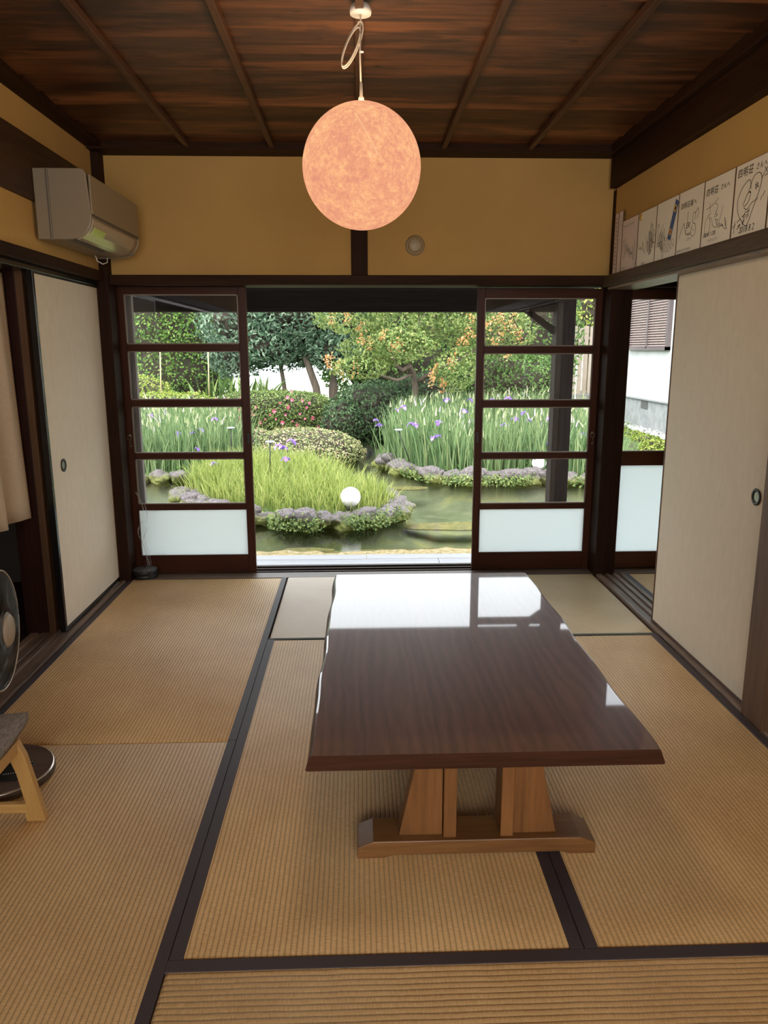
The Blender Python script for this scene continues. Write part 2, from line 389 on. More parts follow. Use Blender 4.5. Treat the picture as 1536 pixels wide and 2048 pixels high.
# right post by the fusuma, and further wall toward the camera
trim(MB().box(1.478, 1.60, 2.50, 2.655, -.05, 1.74), MT['post_z'], 'brown post at the near end of the right panel')
struct('wall_right_lower', MB().box(1.53, 1.60, -2.3, 2.2, -.05, 1.74), MT['plaster'], 'plaster wall nearer than the brown post', 'wall')
# left post bundle
trim(MB().box(-1.546, -1.512, 3.60, 3.70, -.02, 1.74), wood('left_board_wood', (.06, .028, .012), (.11, .055, .026), 'z', 10, .6), 'brown board post edge left of the sliding panel')
trim(MB().box(-1.66, -1.546, 3.605, 3.70, -.02, 1.74), wood('left_dark_board', (.014, .006, .005), (.035, .013, .009), 'z', 10, .4), 'dark red brown post behind the curtain')

# =================================================================== DOORS
def ring(mb, c, r, tube, normal='y', seg=24):
    pts = []
    for k in range(seg):
        t = 2 * PI * k / seg
        pts.append({'y': (c[0] + r * math.cos(t), c[1], c[2] + r * math.sin(t)), 'x': (c[0], c[1] + r * math.cos(t), c[2] + r * math.sin(t)),
                    'z': (c[0] + r * math.cos(t), c[1] + r * math.sin(t), c[2])}[normal])
    return mb.tube(pts, tube, 6, True)
def latch(root, x, z, y):
    m = MB(); m.lathe([(0, -.004), (.009, -.004), (.011, 0)], (x, y, z + .03), 'y', 16)
    ring(m, (x, y - .008, z + .018), .013, .0022)
    m.tube([(x + .002, y - .008, z + .005), (x + .003, y - .008, z - .028)], .0022, 6)
    m.lathe([(0, -.008), (.006, -.006), (.008, 0)], (x + .004, y, z - .034), 'y', 12)
    tag(m.build('latch', MT['metal'], root), 'small brass hook latch')
def glass_door(name, label, x0, x1, y, ztop, ls, rs, top, muntins, bottom, mz, mx_, pull=None, latch_x=None, th=.032):
    root = empty(name, (x0, y, 0), label, 'door', None, 'structure')
    y0, y1 = y - th / 2, y + th / 2
    MB().box(x0, x0 + ls, y0, y1, 0.001, ztop).build('stile', mz, root, .002)
    MB().box(x1 - rs, x1, y0, y1, 0.001, ztop).build('stile', mz, root, .002)
    MB().box(x0 + ls, x1 - rs, y0 + .002, y1 - .002, top, ztop).build('rail', mx_, root, .002)
    MB().box(x0 + ls, x1 - rs, y0 + .002, y1 - .002, .001, bottom).build('rail', mx_, root, .002)
    zs = [bottom]
    for a, c in muntins:
        MB().box(x0 + ls, x1 - rs, y0 + .005, y1 - .005, a, c).build('muntin' if len(muntins) > 1 else 'rail', mx_, root, .002)
        zs += [a, c]
    zs += [top]
    for i in range(0, len(zs), 2):
        fr = i == 0
        MB().box(x0 + ls - .004, x1 - rs + .004, y - .002, y + .002, zs[i] - .003, zs[i + 1] + .003).build('frosted_pane' if fr else 'glass_pane', MT['frost'] if fr else MT['glass'], root)
        if not fr:
            m = MB()
            m.box(x0 + ls, x1 - rs, y0 + .003, y - .003, zs[i], zs[i] + .007).box(x0 + ls, x1 - rs, y0 + .003, y - .003, zs[i + 1] - .006, zs[i + 1])
            m.box(x0 + ls, x0 + ls + .006, y0 + .003, y - .003, zs[i], zs[i + 1]).box(x1 - rs - .006, x1 - rs, y0 + .003, y - .003, zs[i], zs[i + 1])
            tag(m.build('glazing_bead', MT['bead'], root), 'thin pale bead around the glass')
    if pull is not None:
        tag(MB().box(pull - .007, pull + .007, y0 - .0015, y0 + .004, .82, .885).build('finger_pull', MT['black'], root, .001), 'black inset finger pull')
    if latch_x is not None: latch(root, latch_x, .845, y0)
    return root
MT['bead'] = plain('pale_bead', (.20, .15, .12), .4)
mun = [(.406, .445), (.730, .765), (1.050, 1.089), (1.378, 1.418)]
glass_door('door_1', 'glazed sliding door standing in front of the incense tin, left of the opening', -1.414, -.655, 4.655, 1.748, .044, .048, 1.705, mun, .115, MT['door_z'], MT['door_x'], -.672, -1.393)
munr = [(.393, .430), (.718, .753), (1.038, 1.077), (1.362, 1.402)]
glass_door('door_2', 'glazed sliding door right of the opening with a garden post seen through it', .722, 1.498, 4.655, 1.740, .044, .062, 1.685, munr, .112, MT['door_z'], MT['door_x'], .739, 1.458)
glass_door('door_3', 'glazed brown door of the right hand room with tall frosted pane', 1.600, 2.36, 4.655, 1.738, .050, .050, 1.682, [(.668, .755)], .107, MT['door2_z'], MT['door2_x'], None, 1.622)
# outer storm door edge seen through the left glass, right door pair
trim(MB().box(-1.55, -1.40, 4.90, 4.94, -.05, 1.80), wood('grey_weathered_post', (.16, .14, .13), (.26, .24, .23), 'z', 12, .7), 'grey weathered post outside the left glass door')

def fusuma(name, label, side, x, y0, y1, z0, z1, th, fr_mat, fw, pull_y, pull_z):
    root = empty(name, (x, y0, 0), label, 'sliding panel', None, 'structure')
    xi, xo = (x, x - side * th)      # room face, far face ; side=+1 -> faces +x
    a, c = min(xi, xo), max(xi, xo)
    MB().box(a + .003, c - .003, y0 + fw, y1 - fw, z0 + fw, z1 - fw).build('paper_panel', MT['fusuma'], root)
    m = MB().box(a, c, y0, y0 + fw, z0, z1).box(a, c, y1 - fw, y1, z0, z1).box(a, c, y0 + fw, y1 - fw, z0, z0 + fw).box(a, c, y0 + fw, y1 - fw, z1 - fw, z1)
    m.build('frame', fr_mat, root, .0015)
    sx = side
    pr = MB().lathe([(.030, -.002 * sx), (.033, .004 * sx), (.028, .006 * sx), (.021, .004 * sx), (.019, -.0005 * sx)], (x - .003 * sx, pull_y, pull_z), 'x', 32)
    p = pr.build('finger_pull', MT['iron'], root)
    tag(p, 'round dark finger pull')
    q = MB().lathe([(0, .0006 * sx), (.0195, .0012 * sx)], (x - .003 * sx, pull_y, pull_z), 'x', 32).build('pull_dish', plain('pull_dish', (.28, .29, .24), .3, .6), p)
    return root
fusuma('door_4', 'cream paper sliding panel with black frame beside the curtain', 1, -1.463, 3.60, 4.50, .009, 1.748, .03, MT['black'], .022, 3.762, .826)
fusuma('door_5', 'cream paper sliding panel with thin brown frame below the autograph cards', -1, 1.512, 2.64, 3.655, .009, 1.738, .028, wood('thin_frame', (.05, .025, .015), (.10, .05, .03), 'z', 12, .4), .010, 2.764, .834)

# =================================================================== TATAMI
def mat_(label, x0, x1, y0, y1, m, ribs_axis, borders, bmat, bw=.031, dx=0.0, group=None):
    root = empty('tatami_mat', (x0, y0, -.05), label, 'tatami mat', group)
    g = .0012; xa, xb, ya, yb = x0 + g, x1 - g, y0 + g, y1 - g
    s = MB()
    # rolled edges: slightly domed slab
    e = .012
    xs = [xa, xa + e * .3, xa + e, xb - e, xb - e * .3, xb]; zx = [-.012, -.003, 0, 0, -.003, -.012]
    ys = [ya, ya + e * .3, ya + e, yb - e, yb - e * .3, yb]
    if 'L' in borders or 'R' in borders: zx = [0] * 6
    V = []; zy = [-.010, -.003, 0, 0, -.003, -.010]
    if 'B' in borders or 'T' in borders: zy = [0] * 6
    for j in range(6):
        for i in range(6): V.append((xs[i], ys[j], min(zx[i], zy[j])))
    fs = [(j * 6 + i, j * 6 + i + 1, j * 6 + i + 7, j * 6 + i + 6) for j in range(5) for i in range(5)]
    bi = [i for i in range(6)] + [6 * j + 5 for j in range(1, 6)] + [30 + i for i in range(4, -1, -1)] + [6 * j for j in range(4, 0, -1)]
    k = len(V); 
    for q in bi: V.append((V[q][0], V[q][1], -.05))
    nb = len(bi)
    for q in range(nb): fs.append((bi[q], bi[(q + 1) % nb], k + (q + 1) % nb, k + q))
    fs.append(tuple(k + q for q in range(nb)))
    s.add(V, fs, True).build('woven_surface', m, root)
    for bd in borders:
        if bd == 'L': bx = MB().box(x0 + .0008, x0 + bw, y0 + .0008, y1 - .0008, -.049, .0022)
        if bd == 'R': bx = MB().box(x1 - bw, x1 - .0008, y0 + .0008, y1 - .0008, -.049, .0022)
        if bd == 'T': bx = MB().box(x0 + .0008, x1 - .0008, y1 - bw, y1 - .0008, -.049, .0022)
        if bd == 'B': bx = MB().box(x0 + .0008, x1 - .0008, y0 + .0008, y0 + bw, -.049, .0022)
        bx.build('border_cloth', bmat, root, .0015)
    return root
X1, X2, Y1, Y2, Y3 = -.4507, .5236, 2.5126, 1.5052, 3.4833
mat_('tatami mat by the cream panel on the left, reaching the threshold and the incense tin', XL, X1, Y1, D, MT['mat'], 'x', 'LR', MT['heri'])
mat_('tatami mat under the low chair and the fan base, at the left edge', XL, X1, Y1 - 1.98, Y1, MT['mat'], 'x', 'LR', MT['heri'])
mat_('tatami mat under the left half of the low table', X1, X2, Y2, Y3, MT['mat'], 'x', 'LR', MT['heri'], .034)
mat_('tatami mat right of the low table, below the cream panel on the right', X2, XR, Y2, Y3, MT['mat'], 'x', 'LR', MT['heri'], .034)
mat_('tatami mat laid crosswise nearest the camera, with ribs running sideways', X1 - .002, X1 + 1.98, Y2 - .965, Y2, MT['mat_cross'], 'y', 'TB', MT['heri'], .036)
mat_('small rush mat paled by painted window sheen, between the threshold and the low table, left of the table end', X1 + .004, X2 - .006, Y3 + .006, D, MT['mat_sheen'], 'y', 'B', MT['heri_green'], .012)
mat_('small yellowish rush mat right of the low table end, by the threshold', X2 - .004, XR - .004, Y3 + .006, D, MT['mat_yellow'], 'y', 'B', MT['heri_green'], .012)
mat_('tatami mat in the right hand room in front of the brown glass door', 1.665, 2.62, 2.56, 4.51, MT['mat'], 'x', 'LR', MT['heri'])

# =================================================================== LOW TABLE
ttop, n, b = newmat('table_top_lacquer')
v = coords(n, (1, .05, 1)); tcx = coords(n, (1, 1, 1))
g1 = noise_tex(n, v, 26, 5, .6, .35); g2 = noise_tex(n, v, 210, 3)
wv = nd(n, 'ShaderNodeTexWave', wave_type='BANDS', bands_direction='X'); wv.inputs['Scale'].default_value = 9; wv.inputs['Distortion'].default_value = 14
wv.inputs['Detail'].default_value = 3; wv.inputs['Detail Scale'].default_value = .7
L(n, coords(n, (1, .22, 1)), wv.inputs['Vector'])
ff = math_(n, 'MULTIPLY_ADD', g2, .3, math_(n, 'MULTIPLY_ADD', wv.outputs[1], .14, math_(n, 'MULTIPLY', g1, .58)))
L(n, ramp(n, ff, [(.30, (.085, .032, .019)), (.70, (.180, .072, .043))]), b.inputs['Base Color'])
sm = noise_tex(n, coords(n, (1, .3, 1)), 11, 6, .7)
b.inputs['Roughness'].default_value = .36; b.inputs['Specular IOR Level'].default_value = .22
b.inputs['Coat Weight'].default_value = .85; b.inputs['Coat Roughness'].default_value = .035; b.inputs['Coat IOR'].default_value = 1.5
b.inputs['IOR'].default_value = 1.45
bump(n, b, math_(n, 'MULTIPLY_ADD', g1, .5, math_(n, 'MULTIPLY', wv.outputs[1], .5)), .012, .0006)
MT['table_top'] = ttop
MT['table_edge'] = wood('table_edge_wood', (.035, .013, .008), (.085, .034, .018), 'x', 12, .35, .2)
MT['oak_z'] = wood('orange_oak_upright', (.13, .052, .016), (.29, .125, .04), 'z', 10, .42, .25)
MT['oak_x'] = wood('orange_oak_foot', (.13, .056, .018), (.27, .125, .042), 'x', 10, .3, .25)
tb = empty('low_table', (.33, 2.58, 0), 'long low wooden table with glossy dark brown top and orange oak legs', 'table')
ZT, ZB, YN, YF = .352, .308, 1.786, 3.40
tp = MB(); K = 40; V = []
for j in range(K + 1):
    t_ = j / K; yy = YN + (YF - YN) * t_
    wl = .003 * math.sin(t_ * 17) + .0018 * math.sin(t_ * 31 + 1); wr = .003 * math.sin(t_ * 9 + 2) + .003 * math.sin(t_ * 23)
    if j in (0,): wl = wr = 0
    xl = -.134 + .024 * t_ + wl; xr = .793 - .002 * t_ + wr
    V += [(xl, yy, ZT - .003), (xl + .006, yy, ZT), (xr - .006, yy, ZT), (xr, yy, ZT - .003), (xr + .014, yy, ZB + .004), (xr + .010, yy, ZB), (xl - .008, yy, ZB), (xl - .012, yy, ZB + .004)]
fs = []
for j in range(K):
    for i in range(8): fs.append((j * 8 + i, j * 8 + (i + 1) % 8, (j + 1) * 8 + (i + 1) % 8, (j + 1) * 8 + i))
fs += [tuple(range(8)), tuple(range(K * 8, K * 8 + 8))]
tp.add(V, fs); top_o = tp.build('table_top', MT['table_top'], tb)
top_o.data.materials.append(MT['table_edge'])
for p in top_o.data.polygons:
    if p.normal.z < .4: p.material_index = 1
def leg_frame(yf, sgn):
    """one foot beam with two tapered uprights; the outer face at yf, going inward by sgn"""
    def yy(a): return yf + sgn * a
    def pr(poly, a, c): return MB().prism(poly, 'y', min(yy(a), yy(c)), max(yy(a), yy(c)))
    cx = .322
    foot = [(-.334, 0), (-.26, 0), (-.235, .008), (.235, .008), (.26, 0), (.334, 0), (.334, .034), (.290, .052), (-.290, .052), (-.334, .034)]
    pr([(cx + a, c) for a, c in foot], 0, .112).build('foot_beam', MT['oak_x'], tb, .003)
    for s_ in (-1, 1):
        x0, x1_, xt = (.222 * s_, .100 * s_, .168 * s_)
        m = pr([(cx + .004 + x0, .052), (cx + .004 + x1_, .052), (cx + .004 + x1_, ZB), (cx + .004 + xt, ZB)], .026, .086)
        m.build('leg', MT['oak_z'], tb, .002)
        a = .062 * s_; c = .098 * s_
        pr([(cx + .004 + a, .052), (cx + .004 + c, .052), (cx + .004 + c, ZB), (cx + .004 + a, ZB)], .012, .100).build('leg_cleat', MT['oak_z'], tb, .002)
leg_frame(1.846, 1); leg_frame(3.345, -1)
for s_ in (-1, 1):
    MB().box(.326 + .08 * s_ - .016, .326 + .08 * s_ + .016, 1.946, 3.245, .245, .306).build('stretcher', MT['oak_z'], tb, .002)

# =================================================================== MOON LAMP
mn, n, b = newmat('moon_globe_glow'); n.nodes.remove(b)
v = coords(n, (1, 1, 1))
a1 = noise_tex(n, v, 11, 10, .72, .3); a2 = noise_tex(n, v, 60, 8, .8, .5)
vo = nd(n, 'ShaderNodeTexVoronoi', feature='DISTANCE_TO_EDGE'); vo.inputs['Scale'].default_value = 30; L(n, v, vo.inputs['Vector'])
vc = nd(n, 'ShaderNodeTexVoronoi'); vc.inputs['Scale'].default_value = 26; L(n, v, vc.inputs['Vector'])
rim = ramp(n, vc.outputs['Distance'], [(.10, (0, 0, 0)), (.17, (1, 1, 1)), (.24, (0, 0, 0))])
f = math_(n, 'MULTIPLY_ADD', a2, .72, math_(n, 'MULTIPLY', a1, .38))
col = ramp(n, f, [(.44, (.76, .30, .19)), (.53, (.85, .37, .205)), (.60, (.96, .47, .23)), (.69, (1.0, .58, .29))])
spots = ramp(n, noise_tex(n, v, 5, 2), [(.55, (0, 0, 0)), (.62, (1, 1, 1))])
sp2 = mixc(n, 1.0, rim, spots, 'MULTIPLY')
col = mixc(n, math_(n, 'MULTIPLY', sp2, .30), col, (1.0, .66, .34))
ss = nd(n, 'ShaderNodeSeparateXYZ'); L(n, v, ss.inputs[0])
def ray_(n, p0, p1, wdt):   # pale streak between two points of the x-z plane
    d = Vector((p1[0] - p0[0], p1[1] - p0[1])); ln = d.length; d.normalize()
    ax = math_(n, 'SUBTRACT', ss.outputs[0], p0[0]); az = math_(n, 'SUBTRACT', ss.outputs[2], p0[1])
    al = math_(n, 'ADD', math_(n, 'MULTIPLY', ax, d.x), math_(n, 'MULTIPLY', az, d.y))
    pe = math_(n, 'ABSOLUTE', math_(n, 'SUBTRACT', math_(n, 'MULTIPLY', ax, d.y), math_(n, 'MULTIPLY', az, d.x)))
    pe = math_(n, 'ADD', pe, math_(n, 'MULTIPLY_ADD', a2, .014, -.007))
    i1 = math_(n, 'LESS_THAN', pe, wdt); i2 = math_(n, 'GREATER_THAN', al, 0.0); i3 = math_(n, 'LESS_THAN', al, ln)
    return math_(n, 'MULTIPLY', math_(n, 'MULTIPLY', i1, i2), i3)
col = mixc(n, math_(n, 'MULTIPLY', ray_(n, (-.022, .125), (.050, -.005), .0020), .4), col, (1.0, .66, .33))
em = nd(n, 'ShaderNodeEmission'); em.inputs[1].default_value = .80; L(n, col, em.inputs[0])
L(n, em.outputs[0], n.nodes['Material Output'].inputs[0])
MOON = (.0205, 2.72, 1.984); RM = .1985
ml = empty('pendant_lamp', (MOON[0], MOON[1], ZC - .01), 'glowing orange moon globe lamp hanging from the ceiling', 'lamp')
prof = [(RM * math.sin(PI * k / 40), -RM * math.cos(PI * k / 40)) for k in range(41)]; prof[0] = (.0005, -RM); prof[-1] = (.0005, RM)
gl = empty('x', MOON, None, None); bpy.data.objects.remove(gl)
lo = MB().lathe(prof, (0, 0, 0), 'z', 72)
go = lo.build('globe_shade', mn); go.parent = ml; go.location = Vector(MOON) - Vector(ml.location)
MB().lathe([(0, 0), (.034, 0), (.036, .012), (.030, .026), (.010, .034)], (MOON[0], MOON[1], ZC - .046), 'z', 28).build('ceiling_rose', MT['white_plastic'], ml)
MB().tube([(MOON[0], MOON[1], ZC - .04), (MOON[0] - .003, MOON[1], 2.33), (MOON[0], MOON[1], MOON[2] + RM + .03)], .0028, 8).build('cord', MT['cord'], ml)
MB().lathe([(.0005, .062), (.005, .06), (.0055, .02), (.009, .016), (.011, -.004), (.0005, -.006)], (MOON[0], MOON[1], MOON[2] + RM), 'z', 16).build('cord_cap', MT['cord'], ml)
lp = []
for k in range(84):
    t_ = 2 * PI * k / 36.0
    rr = 1 + .14 * math.sin(t_ * .5 + 1)
    a, c = .020 * math.cos(t_) * rr, .062 * math.sin(t_) * rr
    lp.append((MOON[0] - .030 + a + .42 * c, MOON[1] + .006 * math.sin(t_ * .7), 2.352 + c))
MB().tube(lp, .0027, 7).build('cord_loops', MT['cord'], ml)
ring(MB(), (MOON[0] + .002, MOON[1], 2.335), .006, .0018, 'z', 12).build('cord_tie', MT['white_plastic'], ml)

bd = bpy.data.lights.new('globe_bulb_light', 'POINT'); bd.energy = 13; bd.shadow_soft_size = .205; bd.use_soft_falloff = False; bd.color = (1, .76, .50)
bo = bpy.data.objects.new('globe_bulb_light', bd); C.objects.link(bo); bo.location = MOON
# =================================================================== WALL VENT
vr = empty('wall_vent', (.337, 4.55, 1.97), 'round cream plastic vent cap on the plaster wall', 'vent')
MB().lathe([(.056, 0), (.056, -.006), (.050, -.012), (.044, -.014)], (.337, 4.55, 1.97), 'y', 40).build('vent_ring', plain('vent_plastic', (.30, .235, .15), .5), vr)
MB().lathe([(.0005, -.026), (.030, -.026), (.037, -.020), (.038, -.002)], (.337, 4.55, 1.97), 'y', 40).build('vent_disc', plain('vent_disc_plastic', (.38, .30, .20), .45), vr)

# =================================================================== AIR CONDITIONER
ac = empty('air_conditioner', (-1.428, 4.0, 1.87), 'ivory air conditioner mounted high on the left wall over the cream panel', 'air conditioner')
xw = -1.427; AY0, AY1 = 3.615, 4.375
def prof_ac(off):
    pts = [(0, 0 + off), (0, .300 - off), (.205 - off, .300 - off)]
    for k in range(1, 5):
        t_ = k / 5 * PI / 2; pts.append((.205 - off + .028 * math.sin(t_), .272 - off + .028 * math.cos(t_)))
    pts += [(.243 - off, .10)]
    for k in range(1, 8):
        t_ = k / 8 * PI / 2; pts.append((.143 - off + .10 * math.cos(t_), .10 + off - .10 * math.sin(t_)))
    pts += [(.12 - off, off)]
    return [(xw + a, 1.872 + c) for a, c in pts]
MB().prism(prof_ac(.004), 'y', AY0 + .012, AY1 - .012, False).build('body', MT['ac_plastic'], ac, .002)
for ya, yb in ((AY0, AY0 + .012), (AY1 - .012, AY1)):
    MB().prism(prof_ac(0), 'y', ya, yb, False).build('side_cover', MT['ac_plastic'], ac, .004)
MB().box(xw + .055, xw + .061, AY0 - .0012, AY0 + .004, 1.876, 2.168).box(xw + .066, xw + .068, AY0 - .0012, AY0 + .004, 1.876, 2.168).build('side_seam', MT['ac_dark'], ac)
MB().box(xw + .236, xw + .246, AY0 + .014, AY1 - .014, 1.982, 2.15).build('front_panel', MT['ac_plastic'], ac, .004)
fl = []
for k in range(7):
    t_ = (k + .6) / 8 * PI / 2; fl.append((xw + .143 + .103 * math.cos(t_), 1.972 - .103 * math.sin(t_)))
flp = fl + [(a - .006 * math.cos(0), c + .006) for a, c in fl[::-1]]
MB().prism(flp, 'y', AY0 + .02, AY1 - .10).build('air_flap', plain('glossy_ivory_flap', (.40, .33, .24), .12), ac, .001)
MB().box(xw + .236, xw + .2445, AY0 + .02, AY1 - .02, 1.973, 1.980).build('flap_slot', MT['ac_dark'], ac)
MB().box(xw + .125, xw + .147, AY0 + .02, AY1 - .30, 1.8705, 1.876).build('air_outlet_slot', MT['ac_dark'], ac)
dm = plain('painted_garden_reflection', (.50, .60, .16), .2)  # yellow green garden reflection on the flap, painted as a coloured strip
refl_mb = MB(); dd = []
for k in range(6):
    t_ = (k * .42 + 2.6) / 9.5 * PI / 2; dd.append((xw + .143 + .105 * math.cos(t_), 1.972 - .105 * math.sin(t_)))
MB().prism(dd + [(a - .003, c + .003) for a, c in dd[::-1]], 'y', AY0 + .055, AY0 + .21).build('reflection_strip', dm, ac)
MB().tube([(xw + .05, 4.22, 1.872), (xw + .055, 4.23, 1.846), (xw + .07, 4.27, 1.835), (xw + .085, 4.30, 1.846), (xw + .085, 4.305, 1.872)], .0028, 8).build('loose_wire', MT['white_plastic'], ac)
pk = plain('small_marks', (.2, .18, .15), .5)
for k in range(4):
    MB().box(xw + .205, xw + .222, AY1 - .085 + k * .012, AY1 - .080 + k * .012, 1.888 + .0, 1.8925).build('button_mark', pk, ac)

# =================================================================== AUTOGRAPH CARDS on the right rail
XC = 1.4575
def card(y0, y1, zt, mat, label, lean=.0):
    root = empty('autograph_card', (XC, y0, 1.80), label, 'autograph card', 'autograph cards on the right rail')
    MB().box(XC, XC + .003, y0 + .0015, y1 - .0015, 1.7985, zt).build('card_board', mat, root)
    m = MB(); e = .0016
    m.box(XC - .0006, XC + .0032, y0 + .0005, y0 + e + .001, 1.798, zt).box(XC - .0006, XC + .0032, y1 - e - .001, y1 - .0005, 1.798, zt).box(XC - .0006, XC + .0032, y0 + .001, y1 - .001, zt - e, zt + .0005)
    m.build('card_edge', MT['card_edge'], root)
    return root
VF = None
def write(root, txt, yl, z, h, mat, shear=0.0, wy=1.0, sp=1.0):
    """text lying on a card; yl = y of its left end (text runs toward -y), z baseline"""
    cu = bpy.data.curves.new('writing', 'FONT'); cu.body = txt; cu.size = h; cu.shear = shear; cu.offset = .0001; cu.space_character = sp
    cu.extrude = 0
    tmp = bpy.data.objects.new('writing', cu); C.objects.link(tmp)
    dg = bpy.context.evaluated_depsgraph_get(); me = bpy.data.meshes.new_from_object(tmp.evaluated_get(dg))
    bpy.data.objects.remove(tmp)
    off = parent_world(root)
    for v_ in me.vertices:
        x, yq = v_.co.x * wy, v_.co.y
        v_.co = (XC - .0008 - off.x, yl - x - off.y, z + yq - off.z)
    me.materials.clear(); me.materials.append(mat)
    o = bpy.data.objects.new('writing', me); C.objects.link(o); o.parent = root
    return o
def strokes(root, lists, mat, wd=.0022, name='signature'):
    """strokes in card coordinates: y decreasing to the right"""
    m = MB()
    for pts in lists:
        P = smooth_path(pts)
        for i in range(len(P) - 1):
            a, c = Vector((0, *P[i])), Vector((0, *P[i + 1])); d = (c - a)
            if d.length < 1e-6: continue
            d.normalize(); nrm = Vector((0, -d.z, d.y)) * wd * .5; a = a - d * wd * .25; c = c + d * wd * .25
            q = [a + nrm, a - nrm, c - nrm, c + nrm]
            m.add([(XC - .0009, p.y, p.z) for p in q], [(0, 1, 2, 3)])
    return m.build(name, mat, root)
def smooth_path(pts, k=7):
    if len(pts) < 3: return pts
    out = []; P = [pts[0]] + list(pts) + [pts[-1]]
    for i in range(1, len(P) - 2):
        p0, p1, p2, p3 = P[i - 1], P[i], P[i + 1], P[i + 2]
        for j in range(k):
            t_ = j / k
            out.append(tuple(.5 * ((2 * p1[d]) + (-p0[d] + p2[d]) * t_ + (2 * p0[d] - 5 * p1[d] + 4 * p2[d] - p3[d]) * t_ ** 2 + (-p0[d] + 3 * p1[d] - 3 * p2[d] + p3[d]) * t_ ** 3) for d in (0, 1)))
    out.append(pts[-1]); return out
def loc(y1, pts, s=.262):   # (u right, v up) in 0..1 -> (y, z)
    return [(y1 - u * s * .97, 1.80 + v * s) for u, v in pts]
def scribble(y1, seed, u0, u1, v0, v1, n_=14, loops=1.0):
    """a looping cursive line"""
    r = random.Random(seed); pts = []; K_ = n_ * 3; ph = r.uniform(0, 6); a = (u1 - u0) * .16; vm, va = (v0 + v1) / 2, (v1 - v0) / 2
    f1 = n_ * .42; f2 = r.uniform(.8, 1.3)
    for k in range(K_):
        t_ = k / (K_ - 1); amp = .55 + .45 * math.sin(f2 * 5 * t_ + seed)
        pts.append((u0 + (u1 - u0) * t_ + a * math.cos(f1 * 2 * PI * t_ * .5 + ph), vm + va * amp * math.sin(f1 * 2 * PI * t_ * .5 + ph * .7) + va * .35 * math.sin(3 * t_ + seed)))
    return loc(y1, pts)
# from the near (right) end
c0 = card(2.52, 2.785, 2.066, MT['card'], 'white autograph card cut by the right edge of the picture, nearest of the row')
strokes(c0, [scribble(2.785, 5, .1, .6, .2, .9, 16)], MT['ink'], .003)
c1 = card(2.79, 3.045, 2.066, MT['card'], 'white autograph card with a large drawn heart and the date 2018 8 2')
write(c1, '四明荘', 3.030, 2.020, .036, MT['ink'], .1, 1.0, 1.22); write(c1, 'さんへ', 2.895, 2.024, .025, MT['ink'], .1, 1.0, 1.15)
heart = [(.50, .62), (.46, .74), (.36, .74), (.22, .66), (.13, .52), (.16, .36), (.30, .22), (.46, .14), (.60, .34), (.72, .52), (.78, .66), (.76, .76), (.66, .80), (.54, .76), (.48, .66), (.44, .60), (.50, .57)]
strokes(c1, [loc(3.045, heart), loc(3.045, [(.30, .42), (.40, .56), (.50, .58), (.46, .46), (.34, .40), (.44, .36), (.54, .42), (.62, .44), (.72, .46)]),
             loc(3.045, [(.40, .34), (.34, .26), (.48, .30), (.50, .36)]), loc(3.045, [(.62, .60), (.70, .64), (.64, .68)]), loc(3.045, [(.66, .58), (.62, .66), (.72, .60)]),
             loc(3.045, [(.78, .70), (.88, .80), (.98, .84)]), loc(3.045, [(.86, .72), (.96, .74)]), loc(3.045, [(.84, .84), (.92, .76)]), loc(3.045, [(.86, .46), (.90, .52)]), loc(3.045, [(.80, .42), (.83, .47)])], MT['ink'], .0026)
write(c1, '2018 8 2', 2.985, 1.815, .032, MT['ink'], .2)
strokes(c1, [loc(3.045, p) for p in ([(.04, .16), (.12, .20)], [(.08, .08), (.10, .24)], [(.16, .22), (.26, .26)], [(.18, .12), (.27, .18), (.20, .16)], [(.30, .28), (.40, .30)], [(.32, .18), (.38, .24), (.34, .16)], [(.42, .32), (.50, .34)], [(.44, .24), (.50, .28)])], MT['ink'], .0032, 'written_name')
c2 = card(3.05, 3.31, 2.066, MT['card'], 'white autograph card dated 2018.11.20 with a looping signature, left of the heart card')
write(c2, '四明荘', 3.292, 2.004, .033, MT['ink'], .1, 1.0, 1.22); write(c2, 'さんへ', 3.165, 2.008, .024, MT['ink'], .1, 1.0, 1.15)
strokes(c2, [loc(3.31, [(.12, .58), (.30, .60), (.52, .68)]), loc(3.31, [(.24, .66), (.26, .52)]), loc(3.31, [(.30, .50), (.16, .44), (.10, .30), (.16, .16), (.26, .22), (.30, .34), (.24, .44), (.34, .40), (.40, .30), (.52, .26), (.64, .38), (.70, .54)]),
             loc(3.31, [(.42, .62), (.52, .58), (.48, .46), (.54, .44), (.44, .42), (.50, .52)]), loc(3.31, [(.46, .38), (.56, .36), (.52, .32)])], MT['ink'], .0018)
strokes(c2, [scribble(3.31, 9, .55, .88, .18, .40, 16, .8)], MT['ink'], .002, 'written_name')
write(c2, '(2018.11.20)', 3.292, 1.842, .022, MT['ink'], .2)
write(c2, 'ブーゲンビリア', 3.25, 1.818, .013, MT['faint_ink'], .2)
c3 = card(3.313, 3.565, 2.068, MT['card'], 'white autograph card signed NERO in tall letters')
write(c3, '四明荘様へ', 3.540, 1.995, .029, MT['ink'], .1, 1.0, 1.22)
strokes(c3, [loc(3.565, [(.10, .28), (.20, .42), (.28, .50)]), loc(3.565, [(.28, .50), (.38, .30)]), loc(3.565, [(.38, .30), (.42, .66)])], MT['ink'], .0024)
write(c3, 'ER', 3.470, 1.905, .034, MT['ink'], .15)
strokes(c3, [loc(3.565, [(.62, .42), (.58, .32), (.66, .24), (.76, .30), (.74, .42), (.64, .46), (.62, .56), (.66, .62), (.72, .58), (.70, .50)]), loc(3.565, [(.72, .60), (.80, .66), (.84, .58), (.78, .50)]), loc(3.565, [(.66, .34), (.70, .34)])], MT['ink'], .0024)
